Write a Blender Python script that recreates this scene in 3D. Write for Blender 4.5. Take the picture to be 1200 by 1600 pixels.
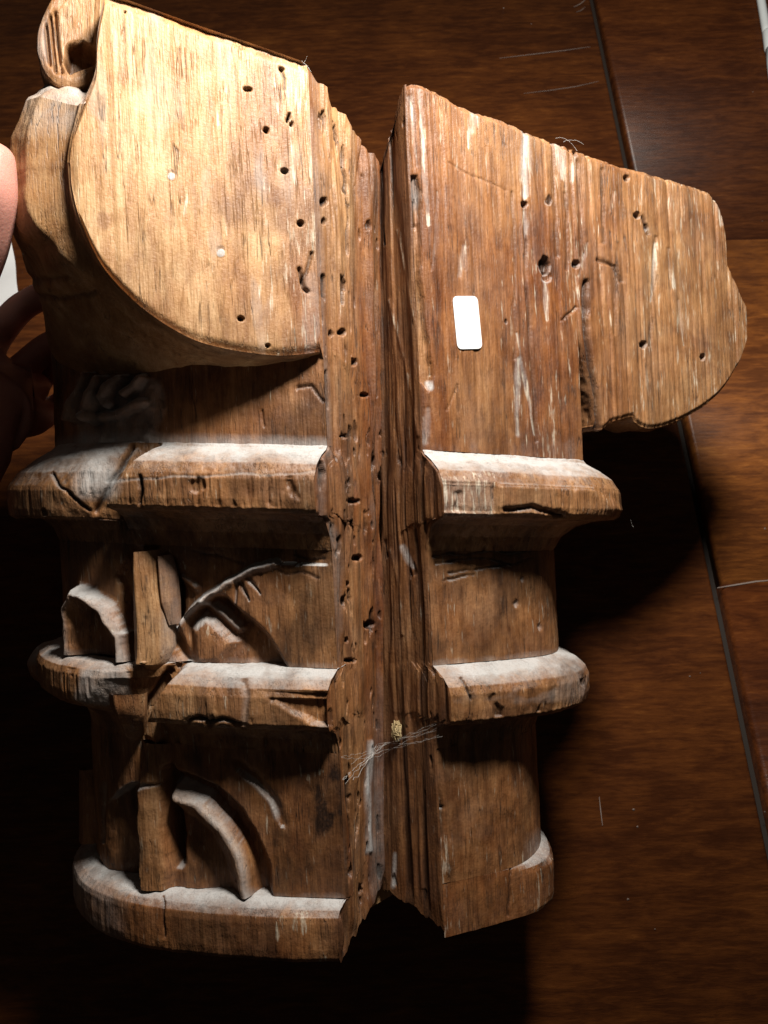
import bpy, math, random
import numpy as np
from mathutils import Matrix, Vector

random.seed(4)
for o in list(bpy.data.objects):
    bpy.data.objects.remove(o)
scene = bpy.context.scene
COL = scene.collection

# ------------------------------------------------------------------ camera, light, exposure
# "rig" frame: x right, y away from the lens, z along the carved block; the lens sits at (0,-CAMD,0)
CAMD, F = 0.40, 1250.0
TAU = math.radians(25)            # tilt of the table against the block
TBL = 0.272                       # rig depth of the table under the optical axis
ROLL = math.radians(2.6)
CR, SR = math.cos(ROLL), math.sin(ROLL)
ct, st = math.cos(TAU), math.sin(TAU)
RIG = Matrix(((1, 0, 0, 0), (0, st, ct, 0), (0, -ct, st, TBL * ct), (0, 0, 0, 1)))
RIGI = RIG.inverted()

cam_d = bpy.data.cameras.new('camera')
cam = bpy.data.objects.new('camera', cam_d)
COL.objects.link(cam)
cam_d.sensor_fit = 'VERTICAL'
cam_d.sensor_height = 32.0
cam_d.lens = 25.0
cam_d.clip_start = 0.01
cam_d.clip_end = 50
cam_d.dof.use_dof = True
cam_d.dof.focus_distance = 0.405
cam_d.dof.aperture_fstop = 18.0
cam.matrix_world = RIG @ Matrix(((CR, SR, 0, 0), (0, 0, -1, -CAMD), (-SR, CR, 0, 0), (0, 0, 0, 1)))
scene.camera = cam

w = bpy.data.worlds.new('World')
scene.world = w
w.use_nodes = True
w.node_tree.nodes['Background'].inputs[0].default_value = (1.0, 0.86, 0.72, 1)
w.node_tree.nodes['Background'].inputs[1].default_value = 0.022

lamp_d = bpy.data.lights.new('desk_lamp_light', 'POINT')
lamp_d.energy = 26.5
lamp_d.shadow_soft_size = 0.058
lamp_d.color = (1.0, 0.95, 0.87)
lamp = bpy.data.objects.new('desk_lamp_light', lamp_d)
COL.objects.link(lamp)
lamp.location = RIG @ Vector((0.12, -0.235, 0.445))

vs = scene.view_settings
vs.view_transform = 'Standard'
vs.look = 'None'
vs.exposure = 0.0
vs.gamma = 1.0
scene.cycles.max_bounces = 5

# ------------------------------------------------------------------ helpers: projection
def proj(P):
    """rig points (...,3) -> photograph pixels"""
    d = P[..., 1] + CAMD
    X = P[..., 0] / d * F
    Z = P[..., 2] / d * F
    return 600 + X * CR - Z * SR, 800 - (X * SR + Z * CR)

def ray(px, py):
    x, y = px - 600.0, py - 800.0
    return np.array([(x * CR - y * SR) / F, 1.0, -(x * SR + y * CR) / F])

def on_plane(px, py, p0, d):
    """hit of a pixel ray with the upright plane through plan point p0 along plan direction d -> (t, z)"""
    r = ray(px, py)
    # (r0*k, k-CAMD) = p0 + t*d
    a = np.array([[r[0], -d[0]], [r[1], -d[1]]])
    k, t = np.linalg.solve(a, np.array([p0[0], p0[1] + CAMD]))
    return t, r[2] * k

def at_depth(px, py, y):
    return ray(px, py) * (y + CAMD) + np.array([0, -CAMD, 0])

def on_table(px, py):
    r = ray(px, py)
    # y = TBL + z*tan(TAU)
    k = (TBL + CAMD) / (r[1] - r[2] * math.tan(TAU))
    p = r * k + np.array([0, -CAMD, 0])
    return RIG @ Vector(p)

# ------------------------------------------------------------------ helpers: noise
def _h(ix, iy, iz, seed):
    n = (ix * 374761393 + iy * 668265263 + iz * 1103515245 + seed * 974711) & 0xffffffff
    n = ((n ^ (n >> 13)) * 1274126177) & 0xffffffff
    n = ((n ^ (n >> 15)) * 2246822519) & 0xffffffff
    return ((n ^ (n >> 16)) & 0xffff) / 65535.0

def vn(P, sc, seed=0):
    Q = P * np.asarray(sc, float) + 1000.0
    I = np.floor(Q).astype(np.int64)
    f = Q - I
    f = f * f * (3 - 2 * f)
    r = 0
    for a in (0, 1):
        wx = f[..., 0] if a else 1 - f[..., 0]
        for b in (0, 1):
            wy = f[..., 1] if b else 1 - f[..., 1]
            for c in (0, 1):
                wz = f[..., 2] if c else 1 - f[..., 2]
                r = r + wx * wy * wz * _h(I[..., 0] + a, I[..., 1] + b, I[..., 2] + c, seed)
    return r

def fbm(P, sc, seed=0, octv=3):
    sc = np.asarray(sc, float)
    s, amp, tot = 0, 1.0, 0
    for k in range(octv):
        s = s + amp * vn(P, sc * (2.03 ** k), seed + 17 * k)
        tot += amp
        amp *= 0.5
    return s / tot

def ss(a, b, x):
    t = np.clip((x - a) / (b - a), 0, 1)
    return t * t * (3 - 2 * t)

def dpoly(px, py, pts):
    """distance in pixels to a polyline, and the running parameter 0..1"""
    best = np.full(px.shape, 1e9)
    par = np.zeros(px.shape)
    n = len(pts) - 1
    for i in range(n):
        ax, ay = pts[i]
        bx, by = pts[i + 1]
        dx, dy = bx - ax, by - ay
        t = np.clip(((px - ax) * dx + (py - ay) * dy) / (dx * dx + dy * dy + 1e-9), 0, 1)
        d = np.hypot(px - ax - t * dx, py - ay - t * dy)
        m = d < best
        best = np.where(m, d, best)
        par = np.where(m, (i + t) / n, par)
    return best, par

def sdpoly(px, py, pts):
    """signed distance to a polygon, negative inside"""
    d, _ = dpoly(px, py, list(pts) + [pts[0]])
    ins = np.zeros(px.shape, bool)
    n = len(pts)
    for i in range(n):
        x1, y1 = pts[i]
        x2, y2 = pts[(i + 1) % n]
        c = ((y1 > py) != (y2 > py)) & (px < (x2 - x1) * (py - y1) / (y2 - y1 + 1e-12) + x1)
        ins ^= c
    return np.where(ins, -d, d)

def crom(pts, s):
    P = np.asarray(pts, float)
    n = len(P)
    P = np.vstack([2 * P[0] - P[1], P, 2 * P[-1] - P[-2]])
    i = np.clip(np.floor(s).astype(int), 0, n - 2)
    t = (s - i)[:, None]
    p0, p1, p2, p3 = P[i], P[i + 1], P[i + 2], P[i + 3]
    return 0.5 * (2 * p1 + (p2 - p0) * t + (2 * p0 - 5 * p1 + 4 * p2 - p3) * t * t + (3 * p1 - p0 - 3 * p2 + p3) * t ** 3)

def projw(P, amp=1.0):
    """pixels with a hand-cut wobble, so that carved lines are never ruler-straight"""
    px, py = proj(P)
    px = px + amp * ((fbm(P, (90, 90, 90), 301, 2) - .5) * 9 + (fbm(P, (600, 600, 600), 303, 2) - .5) * 1.6)
    py = py + amp * ((fbm(P, (90, 90, 90), 305, 2) - .5) * 9 + (fbm(P, (600, 600, 600), 307, 2) - .5) * 1.6)
    return px, py

# ------------------------------------------------------------------ helpers: meshes
ROOTS = {}

def grid_normals(P):
    du = np.gradient(P, axis=1)
    dv = np.gradient(P, axis=0)
    n = np.cross(du, dv)
    return n / (np.linalg.norm(n, axis=-1, keepdims=True) + 1e-12)

def mesh_from_grids(name, grids, mat, parent=None):
    """grids: list of (P[n,m,3], mask[n,m,4], flip)"""
    V, M, Q, base = [], [], [], 0
    for P, mask, flip in grids:
        n, m = P.shape[:2]
        V.append(P.reshape(-1, 3))
        M.append(mask.reshape(-1, 4))
        idx = np.arange(n * m).reshape(n, m) + base
        a, b, c, d = idx[:-1, :-1], idx[:-1, 1:], idx[1:, 1:], idx[1:, :-1]
        q = np.stack([a, b, c, d] if not flip else [a, d, c, b], -1).reshape(-1, 4)
        Q.append(q)
        base += n * m
    V = np.concatenate(V)
    M = np.concatenate(M)
    Q = np.concatenate(Q)
    me = bpy.data.meshes.new(name)
    me.vertices.add(len(V))
    me.vertices.foreach_set('co', V.astype(np.float32).ravel())
    me.loops.add(Q.size)
    me.loops.foreach_set('vertex_index', Q.astype(np.int32).ravel())
    me.polygons.add(len(Q))
    me.polygons.foreach_set('loop_start', np.arange(0, Q.size, 4, dtype=np.int32))
    me.polygons.foreach_set('loop_total', np.full(len(Q), 4, dtype=np.int32))
    me.polygons.foreach_set('use_smooth', np.ones(len(Q), dtype=bool))
    me.update(calc_edges=True)
    at = me.color_attributes.new('mask', 'FLOAT_COLOR', 'POINT')
    at.data.foreach_set('color', np.clip(M, 0, 1).astype(np.float32).ravel())
    me.materials.append(mat)
    o = bpy.data.objects.new(name, me)
    COL.objects.link(o)
    if parent:
        o.parent = parent
    return o

def plain_mesh(name, verts, faces, mat, parent=None, smooth=False):
    me = bpy.data.meshes.new(name)
    me.from_pydata([tuple(v) for v in verts], [], faces)
    me.update()
    if smooth:
        me.polygons.foreach_set('use_smooth', np.ones(len(me.polygons), dtype=bool))
    me.materials.append(mat)
    o = bpy.data.objects.new(name, me)
    COL.objects.link(o)
    if parent:
        o.parent = parent
    return o

def tube(path, rad, nseg=10, cap=True):
    """verts, faces of a tube along a path with per-point radius"""
    path = [Vector(p) for p in path]
    V, Fc = [], []
    up = Vector((0.123, 0.97, 0.2))
    for i, p in enumerate(path):
        d = (path[min(i + 1, len(path) - 1)] - path[max(i - 1, 0)]).normalized()
        a = d.cross(up).normalized()
        b = d.cross(a).normalized()
        r = rad[i] if hasattr(rad, '__len__') else rad
        for k in range(nseg):
            th = 2 * math.pi * k / nseg
            V.append(p + a * (r * math.cos(th)) + b * (r * math.sin(th)))
    for i in range(len(path) - 1):
        for k in range(nseg):
            k2 = (k + 1) % nseg
            Fc.append((i * nseg + k, i * nseg + k2, (i + 1) * nseg + k2, (i + 1) * nseg + k))
    if cap:
        Fc.append(tuple(range(nseg))[::-1])
        Fc.append(tuple(range((len(path) - 1) * nseg, len(path) * nseg)))
    return V, Fc

def masks(P, dust=0.0, dirt_shade=0.0, pale=0.0, tone=0.0):
    z = np.zeros(P.shape[:2])
    return np.stack([z + dust, z + dirt_shade, z + pale, z + tone], -1)

# ------------------------------------------------------------------ materials
class NT:
    def __init__(self, name):
        self.m = bpy.data.materials.new(name)
        self.m.use_nodes = True
        self.t = self.m.node_tree
        self.b = self.t.nodes['Principled BSDF']
    def n(self, kind, **kw):
        nd = self.t.nodes.new(kind)
        for k, v in kw.items():
            setattr(nd, k, v)
        return nd
    def l(self, a, b):
        self.t.links.new(a, b)
    def noise(self, vec, scale, detail=4, rough=0.55, dist=0.0):
        nd = self.n('ShaderNodeTexNoise')
        nd.inputs['Scale'].default_value = scale
        nd.inputs['Detail'].default_value = detail
        nd.inputs['Roughness'].default_value = rough
        nd.inputs['Distortion'].default_value = dist
        self.l(vec, nd.inputs['Vector'])
        return nd.outputs['Fac']
    def ramp(self, fac, stops):
        r = self.n('ShaderNodeValToRGB')
        e = r.color_ramp.elements
        while len(e) < len(stops):
            e.new(0.5)
        for el, (p, c) in zip(e, stops):
            el.position = p
            el.color = tuple(c) + (1,) if len(c) == 3 else c
        self.l(fac, r.inputs[0])
        return r.outputs[0]
    def mix(self, fac, a, b, mode='MIX'):
        m = self.n('ShaderNodeMix', data_type='RGBA', blend_type=mode)
        for src, sock in ((fac, m.inputs[0]), (a, m.inputs[6]), (b, m.inputs[7])):
            if isinstance(src, (int, float)):
                sock.default_value = src
            elif isinstance(src, tuple):
                sock.default_value = src + (1,)
            else:
                self.l(src, sock)
        return m.outputs[2]
    def math(self, op, a, b=None, c=None, clamp=False):
        m = self.n('ShaderNodeMath', operation=op, use_clamp=clamp)
        for i, s in enumerate((a, b, c)):
            if s is None:
                continue
            if isinstance(s, (int, float)):
                m.inputs[i].default_value = s
            else:
                self.l(s, m.inputs[i])
        return m.outputs[0]
    def mapping(self, vec, scale, loc=(0, 0, 0)):
        m = self.n('ShaderNodeMapping')
        m.inputs['Scale'].default_value = scale
        m.inputs['Location'].default_value = loc
        self.l(vec, m.inputs['Vector'])
        return m.outputs[0]

def wood_material():
    T = NT('old_carved_wood')
    tc = T.n('ShaderNodeTexCoord').outputs['Object']
    at = T.n('ShaderNodeAttribute', attribute_name='mask')
    sep = T.n('ShaderNodeSeparateColor')
    T.l(at.outputs['Color'], sep.inputs[0])
    dust, dirt_shade, pale = sep.outputs[0], sep.outputs[1], sep.outputs[2]
    tone = at.outputs['Alpha']
    long_ = T.mapping(tc, (1, 1, 0.06))
    mid_ = T.mapping(tc, (1, 1, 0.12))
    g_broad = T.noise(long_, 95, 5, 0.6, 0.9)
    g_fine = T.noise(long_, 900, 3, 0.6)
    fleck = T.noise(mid_, 520, 3, 0.6)
    blot = T.noise(tc, 28, 4, 0.6)
    fine = T.noise(tc, 700, 3, 0.6)
    mott = T.noise(T.mapping(tc, (1, 1, 0.45)), 120, 7, 0.68, 0.5)
    f = T.math('MULTIPLY_ADD', g_broad, 0.36, T.math('MULTIPLY_ADD', g_fine, 0.20, T.math('MULTIPLY', mott, 0.44)))
    dark = T.ramp(f, [(0.34, (0.055, 0.0165, 0.0055)), (0.46, (0.155, 0.0510, 0.0145)), (0.56, (0.250, 0.094, 0.028)), (0.68, (0.38, 0.172, 0.061))])
    light = T.ramp(f, [(0.33, (0.33, 0.155, 0.058)), (0.46, (0.48, 0.272, 0.118)), (0.56, (0.60, 0.385, 0.195)), (0.68, (0.72, 0.55, 0.34))])
    c = T.mix(tone, dark, light)
    # warm / cool blotches of the old finish
    b1 = T.ramp(blot, [(0.38, (0, 0, 0)), (0.62, (1, 1, 1))])
    c = T.mix(T.math('MULTIPLY', b1, 0.35), c, T.mix(1.0, c, (1.05, 0.84, 0.68), 'MULTIPLY'))
    b2 = T.ramp(T.noise(tc, 46, 5, 0.65), [(0.52, (0, 0, 0)), (0.70, (1, 1, 1))])
    c = T.mix(T.math('MULTIPLY', b2, 0.42), c, T.mix(1.0, c, (0.58, 0.50, 0.46), 'MULTIPLY'))
    # dark open pores along the grain
    pore = T.ramp(T.noise(T.mapping(tc, (1, 1, 0.06)), 1500, 2, 0.5), [(0.30, (1, 1, 1)), (0.41, (0, 0, 0))])
    c = T.mix(T.math('MULTIPLY', pore, T.math('MULTIPLY_ADD', tone, -0.26, 0.34)), c, (0.06, 0.026, 0.012))
    # large uneven stains and handling grime
    st1 = T.ramp(T.noise(tc, 17, 8, 0.68, 0.6), [(0.47, (0, 0, 0)), (0.66, (1, 1, 1))])
    c = T.mix(T.math('MULTIPLY', st1, 0.70), c, T.mix(1.0, c, (0.46, 0.34, 0.27), 'MULTIPLY'))
    st2 = T.ramp(T.noise(T.mapping(tc, (1, 1, 0.3)), 75, 6, 0.7, 0.4), [(0.54, (0, 0, 0)), (0.68, (1, 1, 1))])
    c = T.mix(T.math('MULTIPLY', st2, 0.55), c, T.mix(1.0, c, (0.45, 0.38, 0.36), 'MULTIPLY'))
    # hairline cracks along the grain and small knocks
    hl = T.math('ABSOLUTE', T.math('SUBTRACT', T.noise(T.mapping(tc, (1, 1, 0.045), (3, 1, 2)), 150, 4, 0.6, 0.3), 0.5))
    hl = T.math('MULTIPLY', T.ramp(hl, [(0.0, (1, 1, 1)), (0.014, (0, 0, 0))]), T.ramp(T.noise(tc, 60, 3, 0.5), [(0.48, (0, 0, 0)), (0.6, (1, 1, 1))]))
    c = T.mix(T.math('MULTIPLY', hl, 0.75), c, (0.03, 0.015, 0.009))
    # thin grey film
    film = T.ramp(T.noise(tc, 34, 7, 0.7), [(0.45, (0, 0, 0)), (0.72, (1, 1, 1))])
    c = T.mix(T.math('MULTIPLY', film, 0.08), c, (0.40, 0.37, 0.34))
    # pale filler caught in the grain
    pf = T.math('ADD', fleck, T.math('MULTIPLY', T.math('SUBTRACT', pale, 0.5), 0.36))
    pfm = T.ramp(pf, [(0.655, (0, 0, 0)), (0.80, (1, 1, 1))])
    palec = T.mix(blot, (0.54, 0.43, 0.28), (0.70, 0.64, 0.54))
    c = T.mix(T.math('MULTIPLY', pfm, 0.75), c, palec)
    # grime, and the shade painted through the same mask
    dm = T.math('MULTIPLY', dirt_shade, T.math('MULTIPLY_ADD', fine, 0.7, 0.62), clamp=True)
    c = T.mix(dm, c, (0.026, 0.0125, 0.0075))
    # settled dust
    dn = T.math('MULTIPLY_ADD', T.noise(tc, 110, 6, 0.7), 1.3, -0.65)
    df = T.math('MULTIPLY_ADD', T.noise(T.mapping(tc, (0.5, 1, 1)), 900, 2, 0.5), 0.4, -0.2)
    da = T.math('ADD', T.math('ADD', dust, T.math('MULTIPLY', dn, dust)), T.math('MULTIPLY', df, dust))
    dmask = T.math('MULTIPLY', T.ramp(da, [(0.12, (0, 0, 0)), (1.05, (1, 1, 1))]), 0.93)
    dustc = T.mix(blot, (0.39, 0.38, 0.37), (0.53, 0.52, 0.51))
    c = T.mix(dmask, c, dustc)
    T.l(c, T.b.inputs['Base Color'])
    rg = T.math('MULTIPLY_ADD', g_fine, 0.30, 0.34)
    rg = T.math('ADD', rg, T.math('MULTIPLY', dmask, 0.4), clamp=True)
    T.l(rg, T.b.inputs['Roughness'])
    T.b.inputs['Specular IOR Level'].default_value = 0.38
    hgt = T.math('ADD', T.math('MULTIPLY', g_fine, 0.5), T.math('MULTIPLY', fine, 0.35))
    hgt = T.math('ADD', hgt, T.math('MULTIPLY', pore, -0.35))
    hgt = T.math('ADD', hgt, T.math('MULTIPLY', g_broad, 0.4))
    hgt = T.math('ADD', hgt, T.math('MULTIPLY', hl, -0.6))
    bp = T.n('ShaderNodeBump')
    bp.inputs['Strength'].default_value = 0.55
    bp.inputs['Distance'].default_value = 0.0012
    T.l(hgt, bp.inputs['Height'])
    T.l(bp.outputs[0], T.b.inputs['Normal'])
    return T.m

def table_material():
    T = NT('dark_varnished_table')
    tc = T.n('ShaderNodeTexCoord').outputs['Object']
    oi = T.n('ShaderNodeObjectInfo').outputs['Random']
    off = T.n('ShaderNodeCombineXYZ')
    T.l(T.math('MULTIPLY', oi, 9.0), off.inputs[1])
    va = T.n('ShaderNodeVectorMath', operation='ADD')
    T.l(tc, va.inputs[0])
    T.l(off.outputs[0], va.inputs[1])
    v = va.outputs[0]
    g1 = T.noise(T.mapping(v, (0.20, 1, 1)), 120, 7, 0.70, 0.45)
    g2 = T.noise(T.mapping(v, (0.14, 1, 1)), 420, 5, 0.68, 0.4)
    bl = T.noise(T.mapping(v, (0.6, 1, 1)), 14, 4, 0.55)
    f = T.math('ADD', T.math('MULTIPLY', g1, 0.48), T.math('ADD', T.math('MULTIPLY', g2, 0.24), T.math('MULTIPLY', bl, 0.28)))
    c = T.ramp(f, [(0.32, (0.024, 0.0070, 0.0030)), (0.46, (0.058, 0.0170, 0.0054)), (0.57, (0.112, 0.034, 0.0082)), (0.70, (0.22, 0.078, 0.0165))])
    c = T.mix(1.0, c, T.n('ShaderNodeObjectInfo').outputs['Color'], 'MULTIPLY')
    T.l(c, T.b.inputs['Base Color'])
    T.l(T.math('MULTIPLY_ADD', g2, 0.22, 0.24), T.b.inputs['Roughness'])
    T.b.inputs['Specular IOR Level'].default_value = 0.22
    bp = T.n('ShaderNodeBump')
    bp.inputs['Strength'].default_value = 0.25
    bp.inputs['Distance'].default_value = 0.001
    T.l(g2, bp.inputs['Height'])
    T.l(bp.outputs[0], T.b.inputs['Normal'])
    return T.m

def simple_material(name, col, rough=0.6, sub=0.0, noise=None, spec=0.4):
    T = NT(name)
    T.b.inputs['Base Color'].default_value = tuple(col) + (1,)
    T.b.inputs['Roughness'].default_value = rough
    T.b.inputs['Specular IOR Level'].default_value = spec
    if sub:
        T.b.inputs['Subsurface Weight'].default_value = sub
        T.b.inputs['Subsurface Radius'].default_value = (0.006, 0.002, 0.001)
        T.b.inputs['Subsurface Scale'].default_value = 1.0
    if noise:
        tc = T.n('ShaderNodeTexCoord').outputs['Object']
        n = T.noise(tc, noise[0], 4, 0.6)
        a = tuple(x * noise[1] for x in col)
        T.l(T.mix(n, a, tuple(min(1, x * (2 - noise[1])) for x in col)), T.b.inputs['Base Color'])
        bp = T.n('ShaderNodeBump')
        bp.inputs['Strength'].default_value = 0.3
        bp.inputs['Distance'].default_value = 0.0008
        T.l(T.noise(tc, noise[0] * 6, 3, 0.6), bp.inputs['Height'])
        T.l(bp.outputs[0], T.b.inputs['Normal'])
    return T.m

WOOD = wood_material()
TABLE = table_material()
SKIN = simple_material('skin', (0.55, 0.255, 0.20), 0.5, 0.25, (120, 0.88))
PAPER = simple_material('white_paper', (0.82, 0.82, 0.82), 0.7, 0, (300, 0.98))
PLASTIC = simple_material('white_cable_plastic', (0.62, 0.66, 0.66), 0.4, 0, (60, 0.97))
PLASTIC2 = simple_material('pale_plug_plastic', (0.50, 0.57, 0.60), 0.4, 0, (60, 0.97))
GAP = simple_material('table_underside', (0.012, 0.007, 0.004), 0.8)
WEB = simple_material('cobweb_silk', (0.6, 0.58, 0.55), 0.8)
COCOON = simple_material('cocoon_fluff', (0.50, 0.38, 0.20), 0.95, 0, (900, 0.7))
INK = simple_material('faint_pencil_mark', (0.70, 0.70, 0.70), 0.8)

# ------------------------------------------------------------------ table (setting)
pA, pB = on_table(930, 0), on_table(1203, 1290)
sdir = (pB - pA); sdir.z = 0; sdir.normalize()          # along the seam (down the picture)
gdir = Vector((-sdir.y, sdir.x, 0))                      # along the grain
if gdir.x < 0:
    gdir = -gdir
ROTG = math.atan2(gdir.y, gdir.x)
table = bpy.data.objects.new('table', None)
COL.objects.link(table)
table.location = (pA.x, pA.y, 0)
table.rotation_euler = (0, 0, ROTG)
table['kind'] = 'structure'
tinv = table.matrix_basis.inverted()

def table_local(px, py):
    q = tinv @ on_table(px, py)
    return q.x, q.y

def plank(x0, x1, y0, y1, th=0.03, bev=0.0022):
    """bevelled board, top at z=0, in table coordinates"""
    import bmesh
    bm = bmesh.new()
    bmesh.ops.create_cube(bm, size=1.0)
    for v in bm.verts:
        v.co = Vector(((x0 + x1) / 2 + v.co.x * (x1 - x0), (y0 + y1) / 2 + v.co.y * (y1 - y0), -th / 2 + v.co.z * th))
    eg = [e for e in bm.edges if abs(e.verts[0].co.x - e.verts[1].co.x) < 1e-6 and e.verts[0].co.z > -1e-5 and e.verts[1].co.z > -1e-5]
    bmesh.ops.bevel(bm, geom=eg, offset=bev, segments=3, affect='EDGES', profile=0.5)
    me = bpy.data.meshes.new('plank')
    bm.to_mesh(me)
    bm.free()
    me.polygons.foreach_set('use_smooth', np.ones(len(me.polygons), dtype=bool))
    me.materials.append(TABLE)
    o = bpy.data.objects.new('plank', me)
    COL.objects.link(o)
    o.parent = table
    return o

_, y1 = table_local(1165, 375)
_, y2 = table_local(1150, 912)
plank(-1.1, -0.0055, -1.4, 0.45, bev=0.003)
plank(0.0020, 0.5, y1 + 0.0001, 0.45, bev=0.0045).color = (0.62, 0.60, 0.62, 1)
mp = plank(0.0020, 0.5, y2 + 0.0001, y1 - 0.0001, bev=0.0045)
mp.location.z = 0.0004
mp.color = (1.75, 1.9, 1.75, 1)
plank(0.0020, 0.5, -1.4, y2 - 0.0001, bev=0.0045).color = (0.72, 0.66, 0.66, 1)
bx0 = [(-1.09, -1.39, -0.05), (0.49, -1.39, -0.05), (0.49, 0.44, -0.05), (-1.09, 0.44, -0.05),
       (-1.09, -1.39, -0.012), (0.49, -1.39, -0.012), (0.49, 0.44, -0.012), (-1.09, 0.44, -0.012)]
plain_mesh('underframe', bx0, [(0, 3, 2, 1), (4, 5, 6, 7), (0, 1, 5, 4), (1, 2, 6, 5), (2, 3, 7, 6), (3, 0, 4, 7)], GAP, table)

# scratches and specks on the varnish: thin raised flecks
SCR = simple_material('scratch_in_varnish', (0.17, 0.13, 0.11), 0.6)
def scratch(pts, wd):
    V, Fc = [], []
    n = len(pts)
    for i, (a, b) in enumerate(pts):
        q = tinv @ on_table(a, b)
        a2, b2 = pts[min(i + 1, n - 1)]
        a1, b1 = pts[max(i - 1, 0)]
        d = (tinv @ on_table(a2, b2)) - (tinv @ on_table(a1, b1))
        d.normalize()
        nrm = Vector((-d.y, d.x, 0)) * (wd * (0.25 + 0.75 * math.sin(math.pi * (i + 0.3) / (n - 0.4))))
        V += [(q.x + nrm.x, q.y + nrm.y, 0.0008), (q.x - nrm.x, q.y - nrm.y, 0.0008)]
    for i in range(n - 1):
        Fc.append((2 * i, 2 * i + 1, 2 * i + 3, 2 * i + 2))
    o = plain_mesh('scratch', V, Fc, SCR, table)
    return o
scratch([(780, 92), (830, 86), (880, 80), (922, 74)], 0.0005)
scratch([(818, 147), (860, 142), (900, 136), (935, 128)], 0.0004)
scratch([(896, 12), (905, 8), (914, 1)], 0.0006)
scratch([(900, 20), (908, 17), (914, 12)], 0.0004)
scratch([(1120, 919), (1150, 914), (1180, 909), (1215, 906)], 0.0006)
scratch([(936, 1245), (938, 1265), (941, 1290)], 0.0003)
for sx, sy, r in ((990, 1265, 3.2), (996, 1292, 2.4), (981, 1405, 2.6), (1023, 1452, 1.6), (1078, 1057, 2.6), (1094, 1052, 1.8), (1195, 1269, 2.0), (1195, 826, 3), (965, 934, 1.3), (1176, 144, 2), (1191, 346, 1.6), (787, 13, 2.5), (830, 38, 2.0)):
    q = tinv @ on_table(sx, sy)
    rr = r * 0.0003
    V = [(q.x + rr * (0.7 + 0.5 * random.random()) * math.cos(k), q.y + rr * (0.7 + 0.5 * random.random()) * math.sin(k), 0.0004) for k in np.linspace(0, 2 * math.pi, 7)[:-1]] + [(q.x, q.y, 0.0012)]
    plain_mesh('dust_speck', V, [(k, (k + 1) % 6, 6) for k in range(6)], SCR, table)

# ------------------------------------------------------------------ the carved capital
cap = bpy.data.objects.new('carved_capital', None)
COL.objects.link(cap)
BASEP = Vector((0, 0.16, -0.222))
cap.matrix_world = RIG @ Matrix.Translation(BASEP)
cap['label'] = 'old carved wooden capital with dusty ring mouldings, deep notch and small white sticker'
cap['category'] = 'capital'
OFF = np.array(BASEP)

def build(name, grids, mat=None, label=None):
    gg = [(P - OFF, m, f) for P, m, f in grids]
    o = mesh_from_grids(name, gg, mat or WOOD, cap)
    o.location = (0, 0, 0)
    if label:
        o['label'] = label
    return o
# object texture coordinates are the same for all parts (all share the parent's frame)

YL = math.radians(20)
YR = math.radians(27)
A0 = np.array([-0.028, 0.0]); DL = np.array([-math.cos(YL), -math.sin(YL)])     # left volute side: runs left and towards the lens
B0 = np.array([0.0217, 0.018]); DR = np.array([math.cos(YR), math.sin(YR)])     # right face: runs right and away
NL = np.array([math.sin(YL), -math.cos(YL), 0.0])
NR = np.array([math.sin(YR), -math.cos(YR), 0.0])

def Vx(z):
    return -0.0022 + 0.036 * z
VY = 0.046

# outlines in plan: left ones run from the notch edge A leftwards and round the back; right ones from B
O = {
 'shaftL': [(-.027, .003), (-.060, .0055), (-.100, .009), (-.145, .019), (-.178, .044), (-.193, .088), (-.178, .140), (-.10, .156), (0, .158)],
 'ring1L': [(-.033, -.014), (-.070, -.0125), (-.110, -.009), (-.155, .002), (-.198, .030), (-.2195, .078), (-.205, .142), (-.11, .164), (0, .166)],
 'ring2L': [(-.032, -.010), (-.066, -.0095), (-.105, -.006), (-.150, .005), (-.186, .030), (-.206, .075), (-.192, .140), (-.11, .162), (0, .164)],
 'lowL':   [(-.028, .003), (-.060, .006), (-.100, .011), (-.140, .024), (-.168, .050), (-.181, .090), (-.168, .138), (-.10, .154), (0, .156)],
 'baseL':  [(-.032, -.006), (-.065, -.004), (-.105, .002), (-.143, .014), (-.175, .038), (-.193, .080), (-.178, .140), (-.10, .158), (0, .160)],
 'flatR':  [(.0217, .018), (.0484, .0316), (.0750, .0452), (.0980, .0569), (.1165, .0663), (.1190, .090), (.112, .130), (.05, .155), (0, .158)],
 'shaftR': [(.0217, .018), (.0480, .0316), (.0700, .0440), (.0880, .0570), (.0985, .0730), (.1020, .096), (.093, .130), (.05, .155), (0, .158)],
 'ring1R': [(.0305, .003), (.0560, .0130), (.0850, .0270), (.1130, .0430), (.1340, .0630), (.1440, .092), (.132, .132), (.07, .160), (0, .166)],
 'ring2R': [(.0295, .005), (.0500, .0130), (.0730, .0250), (.0950, .0400), (.1110, .0600), (.1180, .086), (.108, .126), (.06, .156), (0, .164)],
 'lowR':   [(.0217, .0170), (.0420, .0264), (.0600, .0362), (.0725, .0480), (.0825, .0680), (.0850, .092), (.078, .126), (.04, .152), (0, .156)],
 'baseR':  [(.0217, .0170), (.0420, .0264), (.0612, .0358), (.0800, .0468), (.0885, .0610), (.0900, .092), (.083, .128), (.04, .156), (0, .160)],
}
SL = np.concatenate([np.linspace(0, 5.6, 420), np.linspace(5.6, 8, 26)[1:]])
SRT = np.concatenate([np.linspace(0, 5.4, 300), np.linspace(5.4, 8, 26)[1:]])
OC = {k: crom(v, SL if k.endswith('L') else SRT) for k, v in O.items()}

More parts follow.
